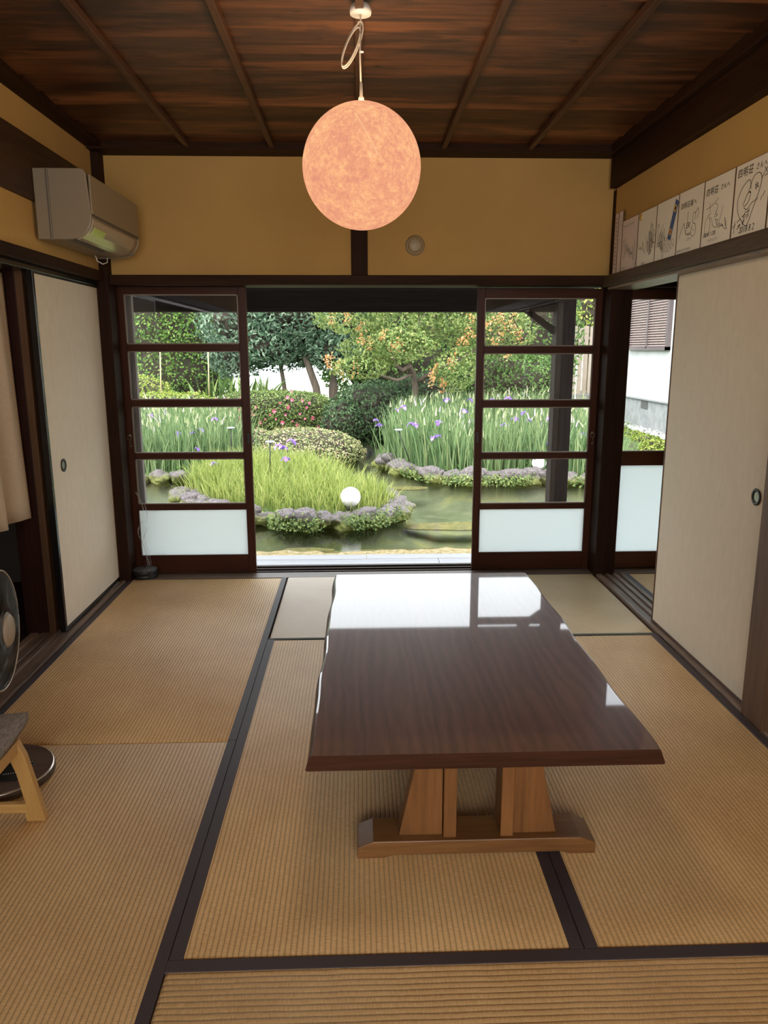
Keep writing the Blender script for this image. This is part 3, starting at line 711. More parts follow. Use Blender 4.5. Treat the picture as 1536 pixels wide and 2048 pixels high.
write(c3, '作品名', 3.46, 1.873, .013, MT['ink']); write(c3, '二〇一八', 3.455, 1.853, .012, MT['ink'])
write(c3, 'ありがとうございます①', 3.555, 1.812, .013, MT['ink'])
c4 = card(3.568, 3.82, 2.068, MT['card'], 'white autograph card with a slanted blue and gold sticker')
tg = MB()
a = Vector((0, 3.655, 1.885)); c = Vector((0, 3.585, 2.045)); d = (c - a).normalized(); nr = Vector((0, -d.z, d.y)) * .019
def slab(p, q, h_, x0, mat, nm, root, par=None):
    return MB().add([(x0, *(p + h_).yz), (x0, *(p - h_).yz), (x0, *(q - h_).yz), (x0, *(q + h_).yz), (x0 - .0012, *(p + h_).yz), (x0 - .0012, *(p - h_).yz), (x0 - .0012, *(q - h_).yz), (x0 - .0012, *(q + h_).yz)],
                    [(0, 1, 2, 3), (4, 5, 6, 7), (0, 1, 5, 4), (1, 2, 6, 5), (2, 3, 7, 6), (3, 0, 4, 7)]).build(nm, mat, root)
st = slab(a, c, nr, XC - .0004, MT['blue'], 'blue_sticker', c4)
for q, rr, mm in ((.2, .015, 'gold'), (.8, .016, 'gold'), (.2, .008, 'red'), (.8, .009, 'ink')):
    p = a + (c - a) * q; MB().lathe([(.0005, 0), (rr, 0)], (XC - .0019 - (.0004 if rr < .012 else 0), p.y, p.z), 'x', 20).build('printed_disc', MT[mm], st)
strokes(c4, [scribble(3.82, 21, .12, .42, .10, .62, 20, 1.2), scribble(3.82, 23, .15, .45, .15, .55, 16, 1.2), loc(3.82, [(.06, .26), (.20, .46), (.36, .62)])], MT['ink'], .002)
strokes(c4, [scribble(3.82, 31, .46, .90, .08, .34, 18, .8), loc(3.82, [(.5, .30), (.66, .34)]), loc(3.82, [(.52, .35), (.68, .39)])], MT['faint_ink'], .0016, 'drawn_figure')
c5 = card(3.823, 4.065, 2.066, MT['card'], 'white autograph card with a small gold crest in its top corner')
MB().lathe([(.0005, 0), (.018, 0), (.018, .002)], (XC - .0022, 4.035, 2.045), 'x', 20).build('gold_crest', MT['gold'], c5)
strokes(c5, [scribble(4.065, 41, .08, .45, .25, .55, 14, 1), scribble(4.065, 43, .55, .9, .15, .70, 24, 1), scribble(4.065, 44, .6, .92, .12, .55, 20, 1)], MT['ink'], .002)
write(c5, '2017.4', 3.99, 1.806, .016, MT['ink'])
c6 = card(4.07, 4.305, 2.066, MT['card_pink'], 'pinkish autograph card with faint writing, between the gold crest card and the tall narrow strips')
strokes(c6, [scribble(4.305, 51, .1, .5, .2, .6, 18, 1), scribble(4.305, 53, .45, .9, .1, .65, 22, 1)], MT['faint_ink'], .002)
write(c6, 'ありがとうございます', 4.288, 2.028, .016, MT['faint_ink']); write(c6, '2017.2.3', 4.285, 1.812, .015, MT['faint_ink'])
c7 = card(4.31, 4.375, 2.125, MT['card_pink'], 'tall narrow pink paper strip, nearer one of the two strips by the corner post')
strokes(c7, [[(4.342, 2.10 - .012 * k), (4.336 + .006 * (k % 2), 2.094 - .012 * k)] for k in range(12)], MT['faint_ink'], .003, 'written_column')
c8 = card(4.38, 4.435, 2.125, MT['card_pink'], 'tall narrow pink paper strip standing against the corner post')
strokes(c8, [[(4.418, 2.10 - .022 * k), (4.40, 2.094 - .022 * k), (4.41, 2.086 - .022 * k)] for k in range(13)], MT['ink'], .004, 'written_column')

# =================================================================== LEFT SIDE THINGS
cu = MB(); NY, NZ = 70, 14; V = []
for j in range(NZ + 1):
    t_ = j / NZ; z = 1.725 - (1.725 - .60) * t_
    for i in range(NY + 1):
        s_ = i / NY; yy = 3.575 - s_ * 1.1
        amp = .008 + .026 * t_
        xx = -1.592 + amp * math.sin(s_ * 30 + .6 * t_) + .006 * math.sin(s_ * 71 + 2)
        V.append((xx, yy - .02 * (1 - t_) * math.sin(s_ * 4), z + .006 * math.sin(s_ * 30) * t_))
fs = [(j * (NY + 1) + i, j * (NY + 1) + i + 1, (j + 1) * (NY + 1) + i + 1, (j + 1) * (NY + 1) + i) for j in range(NZ) for i in range(NY)]
cu.add(V, fs, True)
m, n, b = newmat('curtain_linen'); v = coords(n, (1, 1, 1)); f = noise_tex(n, v, 300, 3)
L(n, ramp(n, f, [(.3, (.40, .30, .20)), (.7, (.52, .40, .28))]), b.inputs['Base Color']); b.inputs['Roughness'].default_value = .9; bump(n, b, f, .3, .001)
co = cu.build('curtain', m); tag(co, 'beige linen curtain hanging in the left doorway', 'curtain')
sol = co.modifiers.new('cloth', 'SOLIDIFY'); sol.thickness = .002
# fan
fn = empty('electric_fan', (-1.19, 2.30, .002), 'black round electric fan with wood grain base at the left edge', 'fan')
MB().lathe([(.0005, 0), (.158, 0), (.165, .006), (.165, .020), (.162, .026)], (-1.19, 2.30, .001), 'z', 56).build('base', wood('fan_base_side', (.05, .035, .025), (.11, .08, .06), 'x', 20, .4), fn)
MB().lathe([(.163, .0255), (.161, .0295), (.1585, .0305)], (-1.19, 2.30, .001), 'z', 56).build('base_rim', plain('silver_rim', (.6, .55, .5), .25, .8), fn)
MB().lathe([(.1585, .030), (.0005, .0305)], (-1.19, 2.30, .001), 'z', 56).build('base_top', wood('fan_base_veneer', (.055, .034, .026), (.15, .10, .08), 'x', 22, .35), fn)
cpn = MB().prism([(-1.36, 2.365), (-1.14, 2.365), (-1.095, 2.335), (-1.085, 2.27), (-1.11, 2.225), (-1.16, 2.22), (-1.36, 2.245)], 'z', .0315, .036).build('control_panel', plain('black_gloss_plastic', (.012, .013, .015), .2), fn, .001)
ic = MB(); r = random.Random(2)
for k in range(8): ic.box(-1.155 + .007 * k, -1.150 + .007 * k, 2.315 + .0025 * k, 2.318 + .0025 * k, .0361, .0364)
for k in range(8): ic.box(-1.165 + .007 * k, -1.161 + .007 * k, 2.255 + .002 * k, 2.2575 + .002 * k, .0361, .0364)
ic.build('icon_print', plain('white_print', (.7, .7, .7), .5), cpn)
FC = Vector((-1.20, 2.42, .470)); FR = .200
MB().tube([(-1.26, 2.33, .03), (-1.262, 2.37, .25), (-1.262, 2.41, .46)], .014, 12).build('pole', plain('dark_grey_pole', (.03, .03, .032), .35), fn)
hd = bpy.data.objects.new('fan_head', None); hd.empty_display_size = .05; C.objects.link(hd); hd.parent = fn
hd.location = FC - Vector(fn.location); 
def local_lathe(prof, seg=56): return MB().lathe(prof, (0, 0, 0), 'x', seg)
def fan_part(mb, nm, mat):
    o = mb.build(nm, mat); o.parent = hd; return o
fan_part(local_lathe([(FR * .55, -.085), (FR * .95, -.045), (FR * 1.0, -.01), (FR * .995, .004), (FR * .97, -.006), (FR * .90, -.04), (FR * .5, -.08)]), 'back_guard', plain('fan_black', (.010, .011, .013), .3))
fan_part(ring(MB(), (.002, 0, 0), FR, .0035, 'x', 64), 'guard_ring', plain('fan_rim', (.42, .36, .30), .3, .4))
wr = MB()
for k in range(96):
    t_ = 2 * PI * k / 96; pts = []
    for q in range(6):
        rr = .062 + (FR - .062) * q / 5; tt = t_ + .22 * (q / 5) ** 1.5
        pts.append((.022 * (1 - (q / 5) ** 2) + .002, rr * math.cos(tt), rr * math.sin(tt)))
    wr.tube(pts, .0008, 4)
fan_part(wr, 'guard_wires', plain('fan_wire', (.10, .10, .10), .25, .5))
fan_part(local_lathe([(.0005, .034), (.048, .033), (.055, .026), (.055, .02)]), 'hub_cap', plain('fan_hub', (.36, .28, .20), .35))
fan_part(local_lathe([(.055, .024), (.064, .022), (.066, .014)]), 'hub_ring', plain('hub_ring_grey', (.16, .16, .15), .3, .3))
bl = MB()
for k in range(7):
    t0 = 2 * PI * k / 7; P = []
    for q in range(5):
        rr = .04 + .125 * q / 4
        for e_ in (0, 1): tt = t0 + (.75 - .1 * q / 4) * e_ + .25 * q / 4; P.append((-.035 + .03 * e_, rr * math.cos(tt), rr * math.sin(tt)))
    bl.add(P, [(2 * q, 2 * q + 1, 2 * q + 3, 2 * q + 2) for q in range(4)], True)
fan_part(bl, 'fan_blades', plain('fan_blade', (.015, .015, .017), .25))
hd.rotation_euler = (0, 0, math.radians(9))

# low chair
ch = empty('low_chair', (-1.14, 1.95, 0), 'low pale wooden chair with grey fabric seat, cut by the left edge', 'chair')
MT['beech'] = wood('pale_beech', (.42, .23, .07), (.58, .34, .12), 'z', 9, .4, .12)
MT['beech_x'] = wood('pale_beech_x', (.42, .23, .07), (.58, .34, .12), 'x', 9, .4, .12)
# seat: rounded cushion, right edge near x=-.985
se = MB(); NX, NYY = 14, 12; V = []
def seat_pt(u, v_, up):
    x = -1.42 + .435 * u; yy = 1.80 + .33 * v_
    e = max(abs(2 * u - 1), abs(2 * v_ - 1)) ** 6
    z = .288 + .018 * v_ + (.026 * (1 - e) if up else -.022 * (1 - .35 * e)) + .012 * (2 * u - 1) ** 2
    return (x, yy, z)
for up in (True, False):
    for j in range(NYY + 1):
        for i in range(NX + 1):
            u, v_ = i / NX, j / NYY
            # round the corners
            cu_, cv_ = 2 * u - 1, 2 * v_ - 1; k_ = 1 - .06 * (cu_ * cu_ * cv_ * cv_)
            p = seat_pt(.5 + cu_ * k_ / 2, .5 + cv_ * k_ / 2, up); V.append(p)
o2 = (NX + 1) * (NYY + 1); fs = []
for j in range(NYY):
    for i in range(NX):
        q = j * (NX + 1) + i; fs.append((q, q + 1, q + NX + 2, q + NX + 1)); q += o2; fs.append((q, q + NX + 1, q + NX + 2, q + 1))
for i in range(NX): fs.append((i, o2 + i, o2 + i + 1, i + 1)); q = NYY * (NX + 1) + i; fs.append((q, q + 1, o2 + q + 1, o2 + q))
for j in range(NYY): q = j * (NX + 1); fs.append((q, q + NX + 1, o2 + q + NX + 1, o2 + q)); q += NX; fs.append((q, o2 + q, o2 + q + NX + 1, q + NX + 1))
se.add(V, fs, True)
m, n, b = newmat('grey_tweed'); v = coords(n, (1, 1, 1)); f = noise_tex(n, v, 260, 3, .7); vv = coords(n, (1, .25, 1), rot=(0, 0, .7)); f2 = noise_tex(n, vv, 180, 2)
L(n, ramp(n, math_(n, 'MULTIPLY_ADD', f, .5, math_(n, 'MULTIPLY', f2, .5)), [(.35, (.13, .105, .09)), (.65, (.30, .255, .22))]), b.inputs['Base Color']); b.inputs['Roughness'].default_value = .95; bump(n, b, f, .5, .002)
se.build('seat', m, ch)
def chair_leg(yf, sh=0.0):
    poly = [(-1.052, .262), (-1.008, .262), (-.988, .215), (-.968, .12), (-.952, .035), (-.945, .0), (-1.003, .0), (-1.005, .030), (-.996, .044), (-1.0, .06), (-1.018, .16)]
    MB().prism([(a - .004 + sh, c) for a, c in poly], 'y', yf, yf + .026).build('leg', MT['beech'], ch, .003)
chair_leg(2.052); chair_leg(1.80, -.13)
def chair_leg2(yf):
    poly = [(-1.40 - (a + 1.0), c) for a, c in [(-1.052, .262), (-1.008, .262), (-.968, .12), (-.945, .0), (-1.003, .0), (-1.0, .06), (-1.018, .16)]]
    MB().prism(poly, 'y', yf, yf + .026).build('leg', MT['beech'], ch, .003)
chair_leg2(2.052); chair_leg2(1.80)
MB().box(-1.42, -1.0, 2.056, 2.074, .026, .056).build('stretcher', MT['beech_x'], ch, .002)
MB().box(-1.42, -1.0, 1.804, 1.822, .026, .056).build('stretcher', MT['beech_x'], ch, .002)
MB().box(-1.035, -1.008, 1.81, 2.07, .226, .262).build('seat_frame', MT['beech_x'], ch, .002)
MB().box(-1.40, -1.37, 1.81, 2.07, .226, .262).build('seat_frame', MT['beech_x'], ch, .002)
# incense tin with smoke
tn = empty('incense_tin', (-1.335, 4.568, 0), 'black round perforated mosquito coil tin in the corner, trailing smoke', 'incense burner')
m, n, b = newmat('speckled_black_metal'); v = coords(n, (1, 1, 1)); f = noise_tex(n, v, 170, 3, .7)
L(n, ramp(n, f, [(.48, (.012, .012, .012)), (.62, (.33, .33, .33))]), b.inputs['Base Color']); b.inputs['Roughness'].default_value = .5
MB().lathe([(.0005, .0), (.072, .0), (.0755, .004), (.0755, .020), (.073, .023), (.0765, .026), (.0765, .048), (.074, .052)], (-1.335, 4.565, .0), 'z', 44).build('tin_body', MT['iron'], tn)
MB().lathe([(.0745, .0515), (.070, .054), (.0005, .056)], (-1.335, 4.565, .0), 'z', 44).build('tin_lid', m, tn)
MB().tube([(-1.335, 4.565, .056), (-1.336, 4.565, .066), (-1.331, 4.563, .070)], .0025, 6).build('lid_knob', MT['iron'], tn)
smm, n, b = newmat('thin_smoke'); n.nodes.remove(b)
t = nd(n, 'ShaderNodeBsdfTransparent'); df = nd(n, 'ShaderNodeBsdfDiffuse'); df.inputs[0].default_value = (.75, .78, .82, 1)
mx = nd(n, 'ShaderNodeMixShader'); mx.inputs[0].default_value = .16
L(n, t.outputs[0], mx.inputs[1]); L(n, df.outputs[0], mx.inputs[2]); L(n, mx.outputs[0], n.nodes['Material Output'].inputs[0])
sk = MB()
for k, (dx, ph, tp_) in enumerate(((0, 0, .30), (.012, 1.2, .26), (.022, 2.0, .40), (.006, 3, .48))):
    pts = []
    for q in range(26):
        t_ = q / 25; z = .058 + tp_ * t_
        pts.append((-1.315 + dx - .035 * t_ ** .8 + .020 * math.sin(7 * t_ + ph) * t_ * t_ * 1.6, 4.565 + .01 * math.sin(5 * t_ + ph), z))
    sk.tube(pts, [.0016 + .002 * q / 25 for q in range(26)], 6)
tag(sk.build('smoke', smm), 'thin wisps of smoke rising from the black tin', 'smoke', None, 'stuff')

# =================================================================== VERANDA AND EAVE
dk = MB(); y = 4.83; r = random.Random(9)
m_deck = wood('silver_weathered_deck', (.42, .42, .46), (.66, .66, .72), 'x', 10, .45, .3, tint=False)
while y < 5.20:
    dk.box(-3.5, -.35 + r.uniform(-.3, .3), y, y + .118, -.078, -.045).box(.1 + r.uniform(-.3, .3), 3.6, y, y + .118, -.078, -.045); y += .122
dk2 = MB(); y = 4.83
for xc in (-.30, .55, .05):
    dk2.box(-3.5, xc, y, y + .120, -.078, -.045).box(xc + .003, 3.6, y, y + .120, -.078, -.045); y += .1235
struct('veranda_deck', dk2, m_deck, 'pale weathered plank veranda outside the garden doors', 'deck', None, .002)
struct('veranda_footing', MB().box(-3.5, 3.6, 5.13, 5.17, -.5, -.08), MT['dark_x'], 'dark board below the veranda edge', 'deck')
MT['eave'] = wood('eave_wood', (.014, .011, .010), (.035, .028, .025), 'x', 9, .6)
struct('eave_beam', MB().box(-5, 1.62, 6.04, 6.16, 1.672, 1.90), MT['eave'], 'dark beam along the eave outside', 'beam', None, .003)
struct('eave_roof', MB().add([(-5, 4.62, 2.28), (1.95, 4.62, 2.28), (1.95, 6.55, 1.86), (-5, 6.55, 1.86), (-5, 4.62, 2.36), (1.95, 4.62, 2.36), (1.95, 6.55, 1.94), (-5, 6.55, 1.94)],
                    [(0, 1, 2, 3), (4, 7, 6, 5), (0, 4, 5, 1), (1, 5, 6, 2), (2, 6, 7, 3), (3, 7, 4, 0)]), MT['eave'], 'dark underside of the veranda roof', 'roof')
lg = MB().lathe([(.0005, 1.86), (.085, 1.85), (.095, 1.80), (.095, -5)], (0, 6.10, 1.90), 'x', 20)
struct('eave_log', lg, MT['eave'], 'round log purlin above the outer post', 'beam')
gp = empty('veranda_post', (1.61, 6.05, -.5), 'weathered square post standing outside the right glass door', 'post', None, 'structure')
MB().box(1.555, 1.70, 5.98, 6.12, -.42, 1.84).build('post_shaft', wood('weathered_post', (.020, .015, .013), (.050, .040, .036), 'z', 12, .7, .3), gp, .004)
MB().box(1.50, 1.76, 5.92, 6.18, -.60, -.42).build('base_stone', plain('grey_stone', (.25, .24, .23), .9), gp, .02)
br = MB().add([(1.545, 6.06, 1.50), (1.545, 6.10, 1.50), (1.29, 6.10, 1.69), (1.29, 6.06, 1.69), (1.555, 6.06, 1.56), (1.555, 6.10, 1.56), (1.36, 6.10, 1.69), (1.36, 6.06, 1.69)],
              [(0, 1, 2, 3), (4, 5, 6, 7), (0, 1, 5, 4), (1, 2, 6, 5), (2, 3, 7, 6), (3, 0, 4, 7)])
br.build('brace', MT['eave'], gp)

# =================================================================== GARDEN GROUND, POND
WZ = -.50
island = np.array([(-2.28, 9.55), (-2.05, 9.15), (-1.75, 8.65), (-1.2, 8.18), (-.55, 7.92), (0, 8.0), (.23, 8.12), (.46, 8.5), (.47, 8.85), (.2, 9.3), (-.1, 9.8), (-.45, 10.4), (-1.1, 10.8), (-1.8, 10.6), (-2.25, 10.1)])
farbank = np.array([(-14, 11.2), (-6, 11.2), (-3.9, 11.05), (-3.18, 10.95), (-2.28, 10.95), (-1.95, 11.7), (-1.5, 12.3), (-.95, 12.35), (.0, 12.85), (.03, 13.8), (0, 15.2), (.28, 15.2), (.33, 13.2), (.40, 12.5), (.68, 11.5), (1.06, 10.85), (1.6, 10.55), (2.74, 10.62), (3.3, 10.4), (4.0, 10.7), (4.45, 12), (5.2, 13.6), (6.0, 13.6), (14, 13.6), (14, 40), (-14, 40)])
nearbank = np.array([(-14, 5), (14, 5), (14, 6.95), (3, 7.0), (1.1, 7.10), (-.4, 7.06), (-1, 7.08), (-3, 7.0), (-14, 6.95)])
def sdist(P, poly):
    a = poly; b_ = np.roll(poly, -1, 0); d = np.full(len(P), 1e9); inside = np.zeros(len(P), bool)
    for i in range(len(poly)):
        e = b_[i] - a[i]; w_ = P - a[i]; t_ = np.clip((w_ @ e) / (e @ e), 0, 1)
        d = np.minimum(d, np.linalg.norm(w_ - t_[:, None] * e, axis=1))
        c1_ = (a[i, 1] > P[:, 1]) != (b_[i, 1] > P[:, 1])
        xx = (b_[i, 0] - a[i, 0]) * (P[:, 1] - a[i, 1]) / (b_[i, 1] - a[i, 1] + 1e-12) + a[i, 0]
        inside ^= c1_ & (P[:, 0] < xx)
    return np.where(inside, d, -d)
def hnoise(P, s, seed=0):
    return np.array([noise.noise(Vector((p[0] * s + seed, p[1] * s, seed * 1.7))) for p in P])
def land_z(P):
    d = np.maximum(np.maximum(sdist(P, island), sdist(P, farbank)), sdist(P, nearbank))
    z = np.interp(d, [-.5, -.12, .0, .12, .5], [-.78, -.68, -.54, -.40, -.34])
    near = P[:, 1] < 7.5
    z = np.where(near, np.interp(d, [-.8, -.1, 0, .4], [-.74, -.56, -.51, -.46]), z)
    far = np.clip((P[:, 1] - 16) / 10, 0, 1)
    return z + .25 * far
gx = np.concatenate([np.arange(-14, -5, .5), np.arange(-5, 6.5, .09), np.arange(6.5, 14.1, .5)])
gy = np.concatenate([np.arange(5.2, 16, .09), np.arange(16, 40, .6)])
GX, GY = np.meshgrid(gx, gy); P = np.stack([GX.ravel(), GY.ravel()], 1)
Z = land_z(P) + .02 * hnoise(P, 2.1) + .012 * hnoise(P, 6.3, 3)
V = np.column_stack([P, Z]); nx = len(gx); ny = len(gy)
I = (np.arange(ny - 1)[:, None] * nx + np.arange(nx - 1)[None, :]).ravel()
idx = np.stack([I, I + 1, I + nx + 1, I + nx], 1).ravel()
mg, n, b = newmat('garden_ground')
v = coords(n, (1, 1, 1)); geo = nd(n, 'ShaderNodeNewGeometry'); sz = nd(n, 'ShaderNodeSeparateXYZ'); L(n, geo.outputs['Position'], sz.inputs[0])
bedc = ramp(n, noise_tex(n, v, 1.5, 5, .65, .4), [(.35, (.10, .105, .06)), (.50, (.19, .19, .125)), (.60, (.30, .26, .12)), (.68, (.22, .21, .15))])
landc = ramp(n, noise_tex(n, v, 5, 6, .7), [(.35, (.05, .045, .025)), (.5, (.07, .11, .03)), (.7, (.12, .19, .05))])
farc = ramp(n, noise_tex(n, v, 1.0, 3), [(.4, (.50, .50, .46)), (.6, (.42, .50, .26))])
nearc = ramp(n, noise_tex(n, v, 26, 5, .7), [(.38, (.12, .11, .05)), (.5, (.28, .20, .06)), (.62, (.36, .31, .24)), (.75, (.15, .18, .06))])
under = math_(n, 'LESS_THAN', sz.outputs[2], -.515)
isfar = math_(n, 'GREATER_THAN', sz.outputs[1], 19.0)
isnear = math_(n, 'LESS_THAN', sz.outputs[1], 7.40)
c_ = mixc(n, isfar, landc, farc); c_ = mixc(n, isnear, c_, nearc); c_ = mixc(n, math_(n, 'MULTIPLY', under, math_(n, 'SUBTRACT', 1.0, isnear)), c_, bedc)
L(n, c_, b.inputs['Base Color']); b.inputs['Roughness'].default_value = .95; bump(n, b, noise_tex(n, v, 40, 4), .6, .02)
g = np_mesh('ground', V, 4, idx, mg); tag(g, 'garden ground, banks and pond bed', 'ground', None, 'structure')
# water
mw, n, b = newmat('pond_water'); n.nodes.remove(b)
t = nd(n, 'ShaderNodeBsdfTransparent'); t.inputs[0].default_value = (.86, .91, .82, 1)
gsy = nd(n, 'ShaderNodeBsdfGlossy'); gsy.inputs['Roughness'].default_value = .015
fr = nd(n, 'ShaderNodeFresnel'); fr.inputs[0].default_value = 1.33
v = coords(n, (1, 1, 1)); f = noise_tex(n, v, 34, 4, .75, 1.0)
wy_ = nd(n, 'ShaderNodeSeparateXYZ'); L(n, v, wy_.inputs[0]); calm = math_(n, 'ADD', .08, math_(n, 'MULTIPLY', nd_clamp(n, math_(n, 'MULTIPLY_ADD', wy_.outputs[1], 1.0, -8.0)), .9))
bu = nd(n, 'ShaderNodeBump'); bu.inputs['Distance'].default_value = .010
L(n, math_(n, 'MULTIPLY', calm, .5), bu.inputs['Strength']); L(n, f, bu.inputs['Height'])
L(n, bu.outputs[0], gsy.inputs['Normal']); L(n, bu.outputs[0], fr.inputs['Normal'])
mx = nd(n, 'ShaderNodeMixShader'); L(n, fr.outputs[0], mx.inputs[0]); L(n, t.outputs[0], mx.inputs[1]); L(n, gsy.outputs[0], mx.inputs[2])
L(n, mx.outputs[0], n.nodes['Material Output'].inputs[0])
wa = MB().add([(-14, 6, WZ), (14, 6, WZ), (14, 16, WZ), (-14, 16, WZ)], [(0, 1, 2, 3)]).build('pond_water', mw); tag(wa, 'still clear pond water', 'water', None, 'structure')

# =================================================================== ROCKS
mr, n, b = newmat('mossy_rock')
v = coords(n, (1, 1, 1)); oi = nd(n, 'ShaderNodeObjectInfo')
vv = nd(n, 'ShaderNodeVectorMath', operation='ADD'); L(n, v, vv.inputs[0]); cmb = nd(n, 'ShaderNodeCombineXYZ'); L(n, math_(n, 'MULTIPLY', oi.outputs['Random'], 20.0), cmb.inputs[0]); L(n, cmb.outputs[0], vv.inputs[1])
vec = vv.outputs[0]
rk = ramp(n, noise_tex(n, vec, 9, 6, .7), [(.35, (.065, .052, .058)), (.55, (.16, .135, .135)), (.72, (.40, .38, .35))])
mo = ramp(n, noise_tex(n, vec, 26, 4, .7), [(.35, (.06, .08, .02)), (.65, (.26, .27, .06))])
geo = nd(n, 'ShaderNodeNewGeometry'); s3 = nd(n, 'ShaderNodeSeparateXYZ'); L(n, geo.outputs['Position'], s3.inputs[0])
low = math_(n, 'MULTIPLY_ADD', s3.outputs[2], -3.2, -1.22)
msk = ramp(n, math_(n, 'ADD', low, noise_tex(n, vec, 7, 5, .7)), [(.50, (0, 0, 0)), (.62, (1, 1, 1))])
L(n, mixc(n, msk, rk, mo), b.inputs['Base Color']); b.inputs['Roughness'].default_value = .9; bump(n, b, noise_tex(n, vec, 22, 6, .7), .8, .02)
import bmesh
protos = []
for k in range(5):
    bm = bmesh.new(); bmesh.ops.create_icosphere(bm, subdivisions=4, radius=1)
    for v_ in bm.verts:
        p = v_.co.copy(); q = p * 1.3 + Vector((k * 7.1, k * 3.3, 0))
        d = 1 + .38 * noise.noise(q) + .16 * noise.noise(q * 2.7) + .06 * noise.noise(q * 7)
        # faceting
        f_ = noise.cell(q * 1.5) * .10
        v_.co = p * (d + f_ * .3)
    me = bpy.data.meshes.new('rock'); bm.to_mesh(me); bm.free(); me.materials.append(mr)
    for p in me.polygons: p.use_smooth = True
    protos.append(me)
ORD = ['first', 'second', 'third', 'fourth', 'fifth', 'sixth', 'seventh', 'eighth', 'ninth', 'tenth', 'eleventh', 'twelfth', 'thirteenth', 'fourteenth', 'fifteenth', 'sixteenth', 'seventeenth', 'eighteenth', 'nineteenth', 'twentieth', 'twenty-first', 'twenty-second', 'twenty-third', 'twenty-fourth', 'twenty-fifth', 'twenty-sixth']
def walk(pts, step):
    out = []; pts = [Vector(p) for p in pts]; carry = 0
    for a, c in zip(pts[:-1], pts[1:]):
        d = (c - a).length; t_ = carry
        while t_ < d: out.append(a + (c - a) * (t_ / d)); t_ += step * random.uniform(.85, 1.2)
        carry = t_ - d
    return out
def rock_row(path, step, size, zc, where, group, hf=.62):
    for i, p in enumerate(walk(path, step)):
        o = bpy.data.objects.new('rock', random.choice(protos)); C.objects.link(o)
        s_ = size * random.uniform(.8, 1.25)
        o.location = (p.x, p.y, zc + random.uniform(-.02, .02)); o.rotation_euler = (random.uniform(-.3, .3), random.uniform(-.3, .3), random.uniform(0, 6.28))
        o.scale = (s_ * random.uniform(.9, 1.3), s_ * random.uniform(.8, 1.0), s_ * hf * random.uniform(.9, 1.2))
        tag(o, 'mossy rock, %s from the left in %s' % (ORD[min(i, 25)], where), 'rock', group)
rock_row([(-2.3, 9.6), (-2.05, 9.2), (-1.75, 8.68), (-1.2, 8.2), (-.55, 7.95), (0, 8.02), (.25, 8.15), (.46, 8.5), (.47, 8.9), (.25, 9.25)], .235, .155, -.43, 'the stone edge of the near island', 'rocks edging the grass island')
rock_row([(.42, 12.4), (.70, 11.5), (1.08, 10.87), (1.6, 10.58), (2.74, 10.64), (3.3, 10.42), (4.0, 10.72), (4.4, 11.9)], .27, .175, -.42, 'the stone edge below the large iris bed', 'rocks edging the large iris bed')
rock_row([(-4.6, 11.1), (-3.9, 11.05), (-3.18, 10.97), (-2.3, 10.97)], .30, .145, -.45, 'the stone edge behind the left door', 'rocks edging the far left iris bed')
# submerged flat slabs, mottled golden brown
def flat_slab(cx, cy, rx, ry, z, label):
    m_ = MB(); P_ = []; K_ = 28
    for k in range(K_):
        t_ = 2 * PI * k / K_; q = 1 + .18 * noise.noise(Vector((math.cos(t_) * 1.5 + cx, math.sin(t_) * 1.5, cy)))
        P_.append((cx + rx * q * math.cos(t_), cy + ry * q * math.sin(t_)))
    tag(m_.prism(P_, 'z', z - .02, z).build('flat_stone', plain_rough_gold, None, .01), label, 'stone')
plain_rough_gold, n, b = newmat('golden_patch'); v = coords(n, (1, 1, 1))
L(n, ramp(n, noise_tex(n, v, 14, 5, .7), [(.35, (.16, .13, .06)), (.65, (.36, .27, .11))]), b.inputs['Base Color']); b.inputs['Roughness'].default_value = .9
flat_slab(1.28, 8.42, .72, .20, -.60, 'flat golden stone under the water beside the right door')
flat_slab(-.52, 7.42, .26, .10, -.60, 'small flat golden stone under the water below the white globe')
flat_slab(.72, 10.35, .26, .13, -.505, 'low brown stone just breaking the water before the large iris bed')

# =================================================================== PLANTS
G_IRIS = leafmat('iris_leaf', [(0, (.08, .15, .06)), (.45, (.17, .26, .11)), (.8, (.28, .37, .17)), (.93, (.38, .42, .20)), (1, (.62, .60, .36))], .4)
G_LIME = leafmat('young_grass', [(0, (.15, .21, .05)), (.5, (.28, .34, .08)), (.85, (.44, .47, .15)), (1, (.60, .54, .28))], .4)
def in_poly(n_, poly, pad=0.0, box=None):
    lo, hi = (poly.min(0), poly.max(0)) if box is None else box
    out = np.zeros((0, 2))
    while len(out) < n_:
        P_ = RNG.uniform(lo, hi, (n_ * 3, 2)); out = np.vstack([out, P_[sdist(P_, poly) > pad]])
    return out[:n_]
def iris_bed(name, poly, n_, h0, h1, y0, y1, wd, mat, label, lean=.35, clump=.10, bud=.12, pad=.1):
    cl = in_poly(max(30, n_ // 14), poly, pad)
    c_ = cl[RNG.integers(0, len(cl), n_)]; off = RNG.normal(0, clump, (n_, 2)); P_ = c_ + off
    z = land_z(P_)
    t_ = np.clip((P_[:, 1] - y0) / (y1 - y0), 0, 1); h = (h0 + (h1 - h0) * t_) * RNG.uniform(.55, 1.15, n_)
    le = np.column_stack([off / clump * lean * .28 + RNG.normal(0, lean * .35, (n_, 2)), np.zeros(n_)])
    base = np.column_stack([P_, z - .02])
    o = blades(name, base, h, le, wd * RNG.uniform(.6, 1.3, n_), mat, None, RNG.uniform(0, .92, n_))
    return tag(o, label, 'iris leaves', None, 'stuff')
bedR = np.array([(.42, 12.6), (.75, 11.6), (1.15, 11.0), (1.65, 10.75), (2.74, 10.78), (3.3, 10.58), (3.85, 10.85), (4.1, 13.0), (3.5, 14.6), (1.6, 14.4), (.8, 13.6)])
